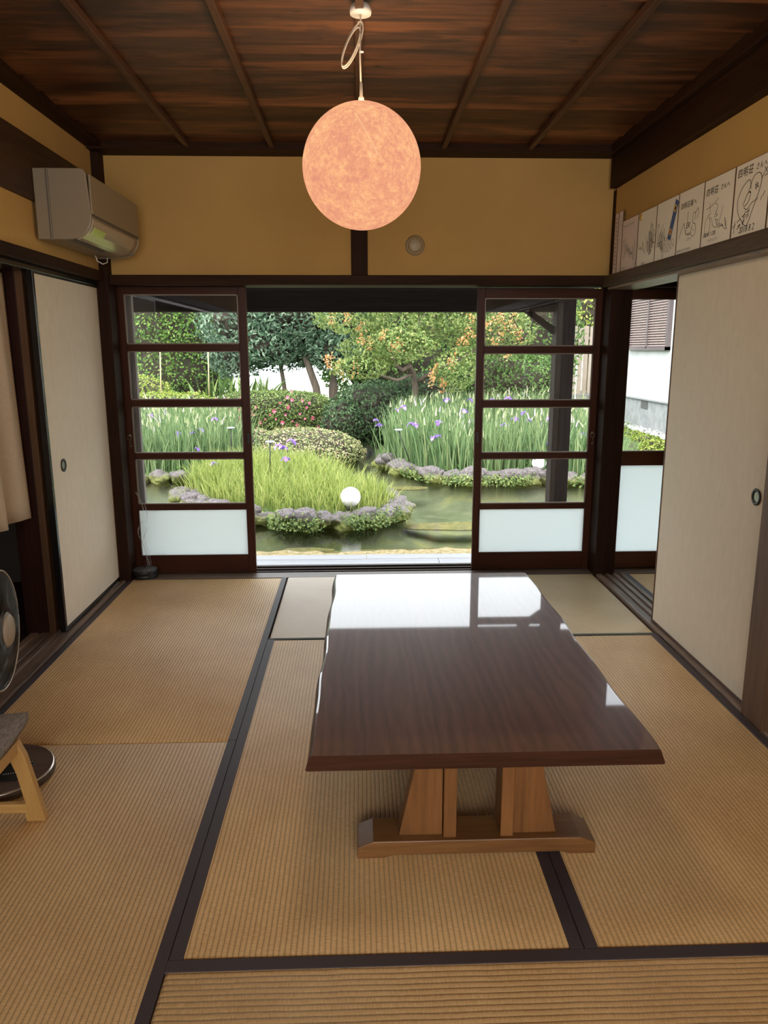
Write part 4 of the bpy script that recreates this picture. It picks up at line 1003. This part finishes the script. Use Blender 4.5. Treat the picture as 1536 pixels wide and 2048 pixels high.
bedL = np.array([(-4.8, 11.3), (-3.9, 11.25), (-3.2, 11.1), (-2.5, 11.15), (-2.0, 11.7), (-1.8, 12.4), (-2.4, 13.6), (-5.2, 13.8)])
bedN = np.array([(-2.15, 9.65), (-1.7, 8.85), (-1.15, 8.38), (-.5, 8.14), (0, 8.2), (.3, 8.5), (.34, 8.9), (.1, 9.3), (-.2, 9.7), (-.5, 10.25), (-1.1, 10.6), (-1.8, 10.4)])
iris_bed('iris_leaves', bedR, 11000, .62, .93, 10.7, 13.2, .020, G_IRIS, 'dense tall green iris leaves of the large bed on the right bank', .30, .11, pad=.02)
iris_bed('iris_leaves', bedL, 8000, .60, .86, 11.2, 13.0, .020, G_IRIS, 'dense tall green iris leaves on the far left bank', .30, .11, pad=.02)
iris_bed('iris_leaves', bedN, 7500, .24, .46, 8.3, 10.0, .011, G_LIME, 'bright yellow green grassy leaves covering the near island', .55, .09, pad=.0)
# pale withered bud stalks: countable only as a mass
def bud_mass(poly, n_, hm, label, mat):
    P_ = in_poly(n_, poly, .1); z = land_z(P_); h = hm * RNG.uniform(.75, 1.12, n_) * np.interp(P_[:, 1], [10.7, 13.2], [.78, 1.05])
    V_ = []; top = np.column_stack([P_ + RNG.normal(0, .03, (n_, 2)), z + h])
    for k in range(4): pass
    le = np.zeros((n_, 3))
    st_ = np.column_stack([top[:, :2], top[:, 2] - .09])
    o = blades('iris_buds', st_, np.full(n_, .11) * RNG.uniform(.6, 1.3, n_), RNG.normal(0, .25, (n_, 3)) * [1, 1, 0], np.full(n_, .022), mat, None, RNG.uniform(0, 1, n_), 4)
    tag(o, label, 'iris buds', None, 'stuff')
BUD = leafmat('iris_bud', [(0, (.22, .30, .11)), (.5, (.42, .44, .24)), (.85, (.55, .50, .36)), (1, (.45, .36, .50))], .3)
bud_mass(bedR, 620, .92, 'pale withered buds standing over the large iris bed', BUD)
bud_mass(bedL, 420, .84, 'pale withered buds standing over the far left iris bed', BUD)
# purple iris flowers
PET = leafmat('iris_petal', [(0, (.20, .09, .50)), (.6, (.36, .20, .72)), (1, (.60, .48, .82))], .35)
STM = plain('iris_stem', (.10, .20, .05), .6)
fl_me = {}
def flower_proto():
    root = bpy.data.objects.new('iris_flower', None); root.empty_display_size = .05; C.objects.link(root)
    m_ = MB()
    for k in range(6):
        t_ = k * PI / 3; L_ = .062 if k % 2 == 0 else .045; dr = -.030 if k % 2 == 0 else .022; wd_ = .026 if k % 2 == 0 else .015
        d = Vector((math.cos(t_), math.sin(t_), 0)); s_ = Vector((-d.y, d.x, 0)); P_ = []
        for q, (rr, ww) in enumerate(((0, .15), (.3, .7), (.65, 1), (.9, .7), (1, .1))):
            c_ = d * L_ * rr + Vector((0, 0, .02 * math.sin(rr * PI) + dr * rr * rr)); P_ += [c_ + s_ * wd_ * ww, c_ - s_ * wd_ * ww]
        m_.add(P_, [(2 * q, 2 * q + 1, 2 * q + 3, 2 * q + 2) for q in range(4)], True, (k % 3) / 3)
    p = m_.build('petals', PET); p.parent = root
    s2 = MB().tube([(0, 0, .0), (.006, .002, -.25), (0, 0, -.6)], [.005, .004, .005], 5).build('stem', STM); s2.parent = root
    return root
from mathutils import Vector as Vc
def ray_pt(u, v_, yv):
    d = F_ + R_ * ((u - 768) / FPX) + U_ * ((1024 - v_) / FPX); t_ = yv / d.y
    return Vector((0, 0, CAMZ)) + d * t_
fls = [(793, 820, 11.9, 'large bed'), (806, 815, 12.0, 'large bed'), (752, 840, 12.0, 'large bed'), (758, 850, 11.9, 'large bed'), (822, 848, 11.4, 'large bed'), (831, 850, 11.4, 'large bed'),
       (875, 872, 11.0, 'large bed'), (867, 876, 11.0, 'large bed'), (928, 822, 11.7, 'large bed'), (894, 800, 12.5, 'large bed'), (941, 800, 12.5, 'large bed'), (878, 845, 11.3, 'large bed'), (1016, 797, 12.2, 'large bed'), (985, 800, 12.4, 'large bed'),
       (1058, 840, 11.6, 'large bed'), (1031, 838, 11.6, 'large bed'), (1008, 850, 11.3, 'large bed'), (1095, 887, 11.0, 'large bed'), (1165, 868, 11.2, 'large bed'), (1100, 835, 11.8, 'large bed'), (1048, 826, 12.0, 'large bed'),
       (556, 892, 9.9, 'island'), (566, 895, 9.8, 'island'), (571, 918, 9.2, 'island'), (584, 882, 10.2, 'island'), (427, 927, 9.6, 'island'),
       (301, 830, 12.0, 'left bed'), (429, 838, 12.0, 'left bed'), (356, 868, 11.6, 'left bed'), (384, 866, 11.6, 'left bed'), (402, 860, 11.7, 'left bed'), (394, 898, 11.2, 'left bed')]
proto = flower_proto(); cnt = {}
fls_sorted = sorted(fls, key=lambda q: (q[3], q[0]))
for i, (u, v_, yv, where) in enumerate(fls_sorted):
    if i == 0: r_ = proto
    else:
        r_ = proto.copy(); C.objects.link(r_)
        for chd in list(proto.children):
            cc = chd.copy(); C.objects.link(cc); cc.parent = r_
    p = ray_pt(u, v_, yv); r_.location = p; s_ = random.uniform(.8, 1.25)
    r_.rotation_euler = (random.uniform(-.3, .3), random.uniform(-.3, .3), random.uniform(0, 6))
    r_.scale = (s_, s_, s_ * .9)
    k = cnt.get(where, 0); cnt[where] = k + 1
    tail = {'large bed': 'in the large right bed', 'island': 'over the island leaves', 'left bed': 'among the leaves behind the left glass door'}[where]
    tag(r_, 'purple iris flower %s, %s from the left' % (tail, ORD[k]), 'flower', 'iris flowers')
# shrubs
def ell_pts(n_, c_, r_, seed=0, lump=.18, ls=1.6, zmin=None, boxy=0):
    d = RNG.normal(0, 1, (n_, 3)); d /= np.linalg.norm(d, axis=1)[:, None]
    if boxy: dd = d / (np.abs(d) ** boxy).sum(1)[:, None] ** (1 / boxy)
    else: dd = d
    l = np.array([noise.noise(Vector(x) * ls + Vector((seed, 0, seed))) + .5 * noise.noise(Vector(x) * ls * 2.6 + Vector((seed, 4, 0))) for x in dd])
    k = (1 + lump * l) * (1 - np.abs(RNG.normal(0, .06, n_)))
    P_ = np.array(c_) + dd * np.array(r_) * k[:, None]
    N_ = d / np.array(r_); N_ /= np.linalg.norm(N_, axis=1)[:, None]
    if zmin is not None: q = P_[:, 2] > zmin; P_, N_ = P_[q], N_[q]
    return P_, N_
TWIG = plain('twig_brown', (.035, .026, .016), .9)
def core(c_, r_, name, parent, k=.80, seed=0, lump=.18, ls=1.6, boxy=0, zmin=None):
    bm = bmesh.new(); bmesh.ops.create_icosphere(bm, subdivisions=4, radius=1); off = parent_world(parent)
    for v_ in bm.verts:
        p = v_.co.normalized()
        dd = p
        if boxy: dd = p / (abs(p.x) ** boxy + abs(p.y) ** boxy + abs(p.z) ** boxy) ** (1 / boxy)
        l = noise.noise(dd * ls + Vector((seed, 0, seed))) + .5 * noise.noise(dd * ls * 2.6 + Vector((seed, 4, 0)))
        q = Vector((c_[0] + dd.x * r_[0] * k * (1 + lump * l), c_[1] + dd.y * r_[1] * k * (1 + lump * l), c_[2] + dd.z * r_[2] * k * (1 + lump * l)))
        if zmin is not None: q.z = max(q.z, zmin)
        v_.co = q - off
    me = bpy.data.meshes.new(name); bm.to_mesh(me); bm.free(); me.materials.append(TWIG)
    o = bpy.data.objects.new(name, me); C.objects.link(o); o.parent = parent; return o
def shrub(name, label, cat, lobes, n_, size, mat, aspect=.5, trunk=None, lump=.18, ls=1.6, boxy=0, zmin=-.4, group=None, spread=.6, ckey=.78, droop=0):
    c0_ = lobes[0][0]; root = empty(name, (c0_[0], c0_[1], -.38), label, cat, group)
    tot = sum(r_[0] * r_[2] + r_[0] * r_[1] for _, r_ in lobes); Ps, Ns = [], []
    for i, (c_, r_) in enumerate(lobes):
        k = int(n_ * (r_[0] * r_[2] + r_[0] * r_[1]) / tot)
        P_, N_ = ell_pts(k, c_, r_, i * 3.1 + c_[0], lump, ls, zmin, boxy); Ps.append(P_); Ns.append(N_)
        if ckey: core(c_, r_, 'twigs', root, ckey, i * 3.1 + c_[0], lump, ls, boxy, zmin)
    leaves('foliage', np.vstack(Ps), np.vstack(Ns), size, mat, root, None, aspect, droop, spread)
    if trunk: 
        for pts, rs in trunk: MB().tube([Vector(p) for p in pts], rs, 9).build('trunk' if rs[0] > .04 else 'branch', BARK, root)
    return root
BARK = wood('bark', (.06, .045, .035), (.19, .145, .11), 'z', 14, .9, .8)
LG = lambda nm, a, b_, c_, tr=.3: leafmat(nm, [(0, a), (.5, b_), (1, c_)], tr)
L_IVY = LG('hedge_leaf', (.050, .12, .025), (.12, .23, .045), (.26, .40, .09))
L_CAM = LG('blue_green_leaf', (.05, .105, .06), (.12, .205, .12), (.30, .39, .27))
L_MAP = LG('lime_leaf', (.10, .17, .045), (.21, .29, .085), (.38, .41, .15), .4)
L_DRK = LG('dark_shrub_leaf', (.035, .07, .035), (.075, .13, .055), (.16, .24, .11))
L_AZA = LG('azalea_leaf', (.05, .09, .025), (.14, .21, .055), (.32, .37, .12))
L_YEL = LG('yellow_green_leaf', (.12, .19, .03), (.28, .38, .06), (.50, .50, .14))
L_MND = leafmat('variegated_leaf', [(0, (.10, .14, .04)), (.45, (.27, .33, .12)), (.75, (.55, .52, .30)), (1, (.55, .36, .24))], .3)
L_MID = LG('mid_green_leaf', (.05, .11, .03), (.11, .21, .05), (.22, .36, .09))
L_ORG = LG('orange_shoot_leaf', (.50, .20, .07), (.72, .34, .13), (.80, .50, .25))
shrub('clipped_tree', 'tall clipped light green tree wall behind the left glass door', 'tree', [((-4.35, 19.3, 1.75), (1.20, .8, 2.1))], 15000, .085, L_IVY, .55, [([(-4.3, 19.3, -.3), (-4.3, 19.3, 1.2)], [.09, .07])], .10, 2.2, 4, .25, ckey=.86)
shrub('evergreen_tree', 'blue green broadleaf tree with leaning grey trunk left of centre', 'tree',
      [((-2.55, 17.3, 2.1), (.95, .9, 1.05)), ((-1.35, 17.1, 2.35), (1.25, .9, 1.15)), ((-.35, 17.2, 2.1), (.85, .8, .95)), ((-2.0, 16.9, 1.55), (.75, .55, .50)), ((-.5, 16.9, 1.35), (.65, .5, .42)), ((-1.4, 17.3, 1.38), (1.2, .5, .42)), ((-2.7, 17.3, 1.25), (.7, .5, .5)), ((-1.5, 16.8, 3.2), (1.4, 1, .8))],
      26000, .105, L_CAM, .42, [([(-.83, 17.0, -.35), (-.92, 17.0, .55), (-1.12, 17, 1.15), (-1.35, 17, 1.8), (-1.5, 17, 2.6)], [.10, .085, .075, .06, .04]), ([(-1.6, 17.2, -.3), (-1.65, 17.2, .6), (-1.75, 17.2, 1.3)], [.06, .05, .045]),
       ([(-.55, 17.2, -.3), (-.55, 17.2, .6), (-.5, 17.2, 1.4)], [.11, .10, .08]), ([(-1.12, 17, 1.15), (-.8, 16.9, 1.6), (-.4, 17, 2.0)], [.045, .04, .03])], .30, 1.7, 0, .75, ckey=.62, droop=.6)
tt = shrub('crape_myrtle', 'lime green spreading tree with orange shoot tips and crooked branches', 'tree',
      [((.35, 13.7, 1.42), (.62, .5, .30)), ((-.15, 13.6, 2.0), (.62, .5, .35)), ((.9, 13.9, 1.85), (.75, .5, .42)), ((1.7, 13.9, 1.95), (.85, .5, .50)), ((2.45, 13.9, 1.75), (.75, .5, .52)), ((.05, 13.4, 1.08), (.50, .4, .20)), ((.75, 13.4, 1.45), (.6, .4, .3)), ((1.75, 13.4, 1.05), (.45, .4, .35)), ((1.1, 14, 2.5), (1.4, .6, .5))],
      20000, .064, L_MAP, .5, [([(1.02, 13.9, -.3), (1.05, 13.8, .7), (1.0, 13.7, .98), (.92, 13.6, 1.10), (.80, 13.6, 1.02), (.68, 13.6, 1.12), (.60, 13.6, 1.30)], [.07, .06, .05, .05, .045, .04, .03]),
       ([(1.05, 13.8, .8), (1.4, 13.7, 1.02), (1.9, 13.7, 1.25), (2.3, 13.7, 1.5)], [.04, .035, .03, .025]), ([(1.0, 13.7, .95), (.7, 13.5, .85), (.3, 13.4, .98)], [.03, .03, .02]), ([(.9, 13.7, 1.5), (1.2, 13.6, 2.0)], [.03, .02])], .35, 2.0, 0, .3, ckey=0, spread=.8)
tips = [(690, 640), (700, 632), (665, 640), (715, 655), (780, 690), (790, 700), (765, 672), (800, 688), (725, 680), (740, 690), (660, 728), (672, 735), (685, 745), (655, 722), (705, 740), (870, 750), (880, 765), (865, 740), (885, 775), (862, 762), (900, 720), (912, 690), (930, 680), (945, 665), (950, 640), (905, 735), (985, 640), (1000, 635), (1015, 655), (1030, 662), (1040, 675), (1005, 670), (1020, 640), (990, 690), (1010, 710), (978, 655)]
def tip_cluster():
    Ps = []
    for u, v_ in tips:
        c_ = ray_pt(u, v_, 13.25 + random.uniform(-.15, .1)); k = 26
        tt_ = RNG.uniform(0, 1, k); ang = RNG.uniform(-.6, .6)
        q = np.column_stack([c_.x + tt_ * .22 * math.sin(ang) + RNG.normal(0, .035, k), c_.y + RNG.normal(0, .04, k), c_.z - .08 + tt_ * .20 + RNG.normal(0, .02, k)]); Ps.append(q)
    P_ = np.vstack(Ps); return leaves('orange_shoots', P_, np.tile([0, -.6, .6], (len(P_), 1)), .052, L_ORG, tt, None, .4, 0, .8)
tag(tip_cluster(), 'orange young shoots at the branch tips')
shrub('background_tree', 'dense mid green tree filling the back behind the lime green tree', 'tree', [((1.3, 18.6, 1.9), (2.2, .9, 2.2)), ((3.6, 18.6, 1.9), (1.7, .9, 2.2)), ((-.2, 19.2, 2.6), (1.5, .8, 1.6))], 24000, .10, L_MID, .5, [([(2.0, 18.6, -.3), (2.0, 18.6, 1.4)], [.12, .1])], .22, 2.2, 3, -.3)
shrub('dark_shrub', 'dark green rounded shrub between the azalea hedge and the large iris bed', 'shrub', [((.35, 14.6, .15), (.95, .6, .62)), ((-.25, 14.3, .0), (.45, .4, .5)), ((1.2, 15.0, .3), (.9, .6, .62))], 13000, .07, L_DRK, .45, None, .22, 2.4, 0, -.4)
shrub('round_shrub', 'mid green rounded shrub behind the irises in the right glass door', 'shrub', [((3.0, 15.4, .55), (1.25, .7, .85)), ((2.1, 15.6, .3), (.8, .6, .8))], 11000, .07, L_MID, .5, None, .2, 2.2, 0, -.4)
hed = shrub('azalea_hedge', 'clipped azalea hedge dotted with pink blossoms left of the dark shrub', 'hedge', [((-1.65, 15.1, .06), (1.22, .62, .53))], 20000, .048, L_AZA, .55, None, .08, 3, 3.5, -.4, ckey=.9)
BL = leafmat('azalea_petal', [(0, (.70, .10, .20)), (.6, (.85, .20, .30)), (1, (.90, .42, .45))], .3)
def blossom_me():
    m_ = MB()
    for k in range(5):
        t_ = 2 * PI * k / 5; d = Vector((math.cos(t_), 0, math.sin(t_))); s_ = Vector((-d.z, 0, d.x))
        m_.add([Vector((0, .012, 0)), d * .020 + s_ * .012, d * .034 - Vector((0, .010, 0)), d * .020 - s_ * .012], [(0, 1, 2, 3)], True, k / 5)
    o = m_.build('blossom', BL); me = o.data; bpy.data.objects.remove(o); return me
bme = blossom_me()
bl_px = [(577, 812), (584, 800), (605, 801), (619, 806), (576, 815), (548, 822), (571, 830), (560, 806), (613, 815), (585, 842), (554, 858), (567, 855), (594, 850), (610, 838), (540, 830), (530, 838), (515, 856), (520, 845), (637, 852), (647, 842), (583, 783), (600, 828), (625, 836), (565, 845), (552, 838), (590, 858), (575, 795), (645, 836), (507, 830), (512, 815),
         (432, 796), (452, 800), (440, 818), (448, 828), (455, 838), (460, 822), (470, 830), (478, 820), (466, 812), (445, 840), (438, 830), (474, 842), (462, 850), (435, 812), (480, 835), (484, 845), (450, 815), (482, 797), (500, 822)]
for u, v_ in bl_px:
    p = ray_pt(u, v_, 14.47); o = bpy.data.objects.new('blossom', bme); C.objects.link(o); o.parent = hed
    o.location = p - Vector(hed.location); s_ = random.uniform(.6, 1.5); o.scale = (s_,) * 3; o.rotation_euler = (random.uniform(-.6, .6), random.uniform(0, 6), random.uniform(-.6, .6))
shrub('yellow_green_hedge', 'bright yellow green low hedge behind the left iris bed', 'hedge', [((-3.75, 15.2, -.02), (1.3, .65, .60)), ((-4.9, 16.4, .25), (.9, .7, .62))], 12000, .06, L_YEL, .5, None, .14, 2.6, 2.6, -.4, ckey=.88)
shrub('clipped_mound', 'low rounded cream and green clipped mound behind the near island', 'shrub', [((-.98, 13.0, -.36), (1.12, .82, .44)), ((-1.9, 13.0, -.34), (.7, .7, .42))], 19000, .040, L_MND, .6, None, .06, 3, 0, -.47, ckey=.92)
shrub('ground_ivy', 'dark ivy clump on the bank at the end of the near island', 'ivy', [((-1.75, 10.9, -.38), (.42, .35, .26))], 1500, .06, L_DRK, .7, None, .2, 3, 0, -.48)
# aspidistra-like broad leaves behind hedge
P_ = np.column_stack([RNG.uniform(-3.4, -1.9, 60), RNG.uniform(16.2, 16.7, 60), np.full(60, -.2)])
o = blades('broad_leaf_plant', P_, RNG.uniform(.8, 1.2, 60), RNG.normal(0, .25, (60, 3)) * [1, 1, 0], np.full(60, .13), L_DRK2 if False else LG('broad_leaf', (.05, .10, .03), (.10, .17, .04), (.25, .33, .10)), None, None, 6)
tag(o, 'cluster of broad upright green leaves under the blue green tree', 'plant', None, 'stuff')
shrub('far_tree', 'pale green tree beyond the wooden fence at the top right', 'tree', [((7.6, 25, 2.6), (1.8, 1.2, 1.5))], 5000, .12, L_YEL, .5, [([(7.6, 25, -.1), (7.6, 25, 1.6)], [.12, .1])], .3, 2, 0, .6)
shrub('far_tree', 'pale green tree beyond the wooden fence at the left edge of the garden', 'tree', [((-7.6, 25, 2.4), (1.6, 1.2, 2.0))], 5000, .12, L_MID, .5, [([(-7.6, 25, -.1), (-7.6, 25, 1.6)], [.12, .1])], .3, 2, 0, .3)
# moss and creeping plants on the stone edges
def creeping(path, n_, wd, zc, mat, label, size=.04):
    w_ = walk(path, .03); k = RNG.integers(0, len(w_), n_)
    base = np.array([(w_[i].x, w_[i].y) for i in k]); P3 = np.column_stack([base + RNG.normal(0, wd, (n_, 2)), zc + RNG.normal(0, .045, n_)])
    msk_ = np.array([noise.noise(Vector((p[0] * 3.1, p[1] * 3.1, 0))) for p in P3]) > -.08
    P3 = P3[msk_]; P3[:, 1] -= .10; P3[:, 2] = np.maximum(P3[:, 2], WZ + .012)
    tag(leaves('creeping_plants', P3, np.tile([0, -.7, .7], (len(P3), 1)), size, mat, None, None, .7, 0, .5), label, 'creeping plants', None, 'stuff')
creeping([(-1.2, 8.15), (-.55, 7.9), (0, 7.97), (.25, 8.1), (.46, 8.45)], 3800, .05, -.43, L_AZA, 'small creeping leaves over the rocks of the near island', .030)
creeping([(.42, 12.4), (.70, 11.45), (1.08, 10.8), (1.6, 10.5), (2.74, 10.56), (3.3, 10.35), (4.0, 10.65)], 4200, .06, -.43, L_AZA, 'small creeping leaves over the rocks below the large iris bed', .036)
P_ = np.vstack([in_poly(2600, bedR, .0), ]); P_ = P_[P_[:, 1] < 11.6]
tag(leaves('ground_cover', np.column_stack([P_, land_z(P_) + RNG.uniform(.0, .12, len(P_))]), np.tile([0, -.5, .8], (len(P_), 1)), .05, L_IVY, None, None, .6), 'low green ground cover at the foot of the large iris bed', 'ground cover', None, 'stuff')
P_ = in_poly(2000, bedL, .0); P_ = P_[P_[:, 1] < 11.9]
tag(leaves('ground_cover', np.column_stack([P_, land_z(P_) + RNG.uniform(.0, .14, len(P_))]), np.tile([0, -.5, .8], (len(P_), 1)), .05, L_IVY, None, None, .6), 'low green ground cover at the foot of the far left iris bed', 'ground cover', None, 'stuff')
# stakes
for (u, v0, v1, yv, lab) in ((295 + 25, 703, 772, 16.0, 'thin pale bamboo stake before the clipped light green tree'), (416, 700, 770, 16.0, 'thin pale bamboo stake beside the blue green tree')):
    a = ray_pt(u, v0, yv); c = ray_pt(u + 3, v1 + 40, yv)
    tag(MB().tube([a, c], .014, 7).build('bamboo_stake', plain('bamboo', (.50, .40, .20), .6)), lab, 'stake')

# =================================================================== GARDEN LAMPS
def globe(u, v_, yv, r_, label, mat):
    p = ray_pt(u, v_, yv); root = empty('globe_lamp', (p.x, p.y, p.z - r_), label, 'lamp')
    pr = [(max(.0005, r_ * math.sin(PI * k / 24)), -r_ * math.cos(PI * k / 24)) for k in range(25)]
    MB().lathe(pr, tuple(p), 'z', 40).build('globe', mat, root)
    MB().lathe([(r_ * .4, 0), (r_ * .45, -.02), (.03, -.03), (.025, -.10)], (p.x, p.y, p.z - r_ * .93), 'z', 20).build('lamp_foot', plain('lamp_foot_grey', (.2, .2, .2), .6), root)
MW = plain('white_globe_plastic', (.92, .93, .93), .35)
globe(701, 994, 8.22, .112, 'white globe lamp standing on the rocks of the near island', MW)
globe(1078, 926, 10.75, .105, 'pale globe lamp at the foot of the large iris bed, seen through the right door', MW)
def solar(u, vt, vb, yv, label, du=0):
    a = ray_pt(u, vt, yv); c = ray_pt(u + du, vb + 12, yv); root = empty('garden_light', tuple(c), label, 'garden light')
    MB().tube([a, c], .007, 7).build('light_pole', MT['iron'], root)
    MB().lathe([(.0005, .016), (.055, .012), (.062, .0), (.03, -.012), (.0005, -.02)], tuple(a), 'z', 24).build('light_head', plain('grey_head', (.35, .38, .42), .35), root)
solar(540, 884, 935, 9.4, 'thin black pole light with flat head among the island grass')
solar(797, 860, 910, 10.9, 'leaning black pole light in front of the large iris bed', 22)
solar(462, 856, 905, 11.3, 'thin black pole light behind the left glass door')

# =================================================================== FENCES, BUILDING, STONE WALL
WF = wood('fence_wood', (.22, .17, .14), (.40, .33, .28), 'z', 10, .8)
def fence(x0, x1, yv, z0, z1, label):
    root = empty('wooden_fence', ((x0 + x1) / 2, yv, z0), label, 'fence'); m_ = MB(); x = x0; i = 0
    while x < x1: m_.box(x, x + .13, yv + (.03 if i % 2 else 0), yv + .02 + (.03 if i % 2 else 0), z0, z1 + .02 * (i % 2)); x += .16; i += 1
    m_.build('board_panel', WF, root)
    MB().box(x0, x1, yv + .05, yv + .09, z0 + .3, z0 + .38).box(x0, x1, yv + .05, yv + .09, z1 - .35, z1 - .27).build('fence_rail', WF, root)
fence(5.9, 9.5, 21.5, -.15, 2.0, 'grey brown board fence far back at the right of the garden')
fence(-9.5, -5.75, 21.5, -.15, 2.0, 'grey brown board fence far back at the left of the garden')
nb = empty('neighbour_house', (6.36, 16.5, -.35), 'white plaster house with louvred shutter seen through the brown glass door', 'house')
NH_W, n, b = newmat('white_render'); v = coords(n, (1, 1, 1)); L(n, ramp(n, noise_tex(n, v, 3, 4), [(.3, (.62, .63, .62)), (.7, (.76, .77, .76))]), b.inputs['Base Color']); b.inputs['Roughness'].default_value = .9
MB().box(6.36, 9.4, 12.2, 18.45, .30, 3.6).build('house_wall', NH_W, nb)
NH_C, n, b = newmat('grey_concrete'); v = coords(n, (1, 1, 1)); L(n, ramp(n, noise_tex(n, v, 5, 6, .7), [(.3, (.27, .28, .29)), (.7, (.46, .47, .48))]), b.inputs['Base Color']); b.inputs['Roughness'].default_value = .95
MB().box(6.33, 9.43, 12.17, 18.48, -.45, .29).build('foundation', NH_C, nb)
MB().box(6.30, 6.34, 12.17, 18.48, .285, .315).build('drip_rail', plain('drip_grey', (.30, .31, .32), .5), nb)
MB().box(6.322, 6.332, 16.35, 16.75, .10, .26).build('foundation_vent', plain('vent_dark', (.12, .12, .12), .8), nb)
SH = plain('shutter_brown', (.34, .25, .23), .6)
shf = MB().box(6.28, 6.36, 15.45, 15.55, 1.36, 2.75).box(6.28, 6.36, 17.65, 17.75, 1.36, 2.75).box(6.28, 6.36, 15.45, 17.75, 1.36, 1.43).box(6.28, 6.36, 16.56, 16.62, 1.40, 2.75).box(6.28, 6.36, 15.45, 17.75, 2.70, 2.78).build('shutter_frame', plain('shutter_frame_brown', (.13, .10, .10), .6), nb)
sl_ = MB()
for k in range(24): z = 1.44 + k * .053; sl_.add([(6.29, 15.55, z), (6.33, 15.55, z + .034), (6.33, 17.65, z + .034), (6.29, 17.65, z), (6.29, 15.55, z + .008), (6.33, 15.55, z + .042), (6.33, 17.65, z + .042), (6.29, 17.65, z + .008)], [(0, 1, 2, 3), (4, 7, 6, 5), (0, 4, 5, 1), (2, 6, 7, 3), (0, 3, 7, 4), (1, 5, 6, 2)])
sl_.build('shutter_slats', SH, shf)
MB().box(5.7, 10, 11.8, 18.9, 3.6, 3.75).build('roof', plain('roof_grey', (.12, .12, .13), .7), nb)
# pebbles and retaining wall
n_ = 2600; Pp = np.column_stack([RNG.uniform(5.95, 6.33, n_), RNG.uniform(13.0, 18.4, n_)]); 
tag(leaves('white_pebbles', np.column_stack([Pp, RNG.uniform(-.345, -.31, n_)]), np.tile([0, -.3, .9], (n_, 1)), .06, leafmat('pebble', [(0, (.35, .35, .34)), (1, (.75, .75, .73))], 0), None, None, .8), 'strip of white pebbles along the white house', 'pebbles', None, 'stuff')
m_, n, b = newmat('stained_stone'); v = coords(n, (1, 1, 1)); L(n, ramp(n, noise_tex(n, v, 6, 6, .7), [(.3, (.10, .09, .08)), (.5, (.22, .20, .18)), (.7, (.42, .39, .35))]), b.inputs['Base Color']); b.inputs['Roughness'].default_value = .95; bump(n, b, noise_tex(n, v, 14, 5), .6, .03)
struct('retaining_wall', MB().box(5.80, 5.96, 12.8, 18.4, -.6, -.345), m_, 'low stained stone wall below the white pebbles', 'wall', None, .02)
shrub('bank_plants', 'yellow green creeping plants below the stone wall by the white house', 'plant', [((5.55, 14.2, -.42), (.35, .6, .17)), ((5.6, 15.2, -.40), (.33, .6, .15)), ((5.62, 16.3, -.40), (.33, .6, .14)), ((5.45, 13.3, -.42), (.35, .5, .2))], 7000, .055, L_YEL, .6, None, .3, 3, 0, -.5, ckey=.85)
o = bpy.data.objects.new('boulder', protos[2]); C.objects.link(o); o.location = (4.85, 17.0, .0); o.scale = (.75, .6, .42); tag(o, 'large pale boulder on the lawn behind the right end of the iris bed', 'rock')
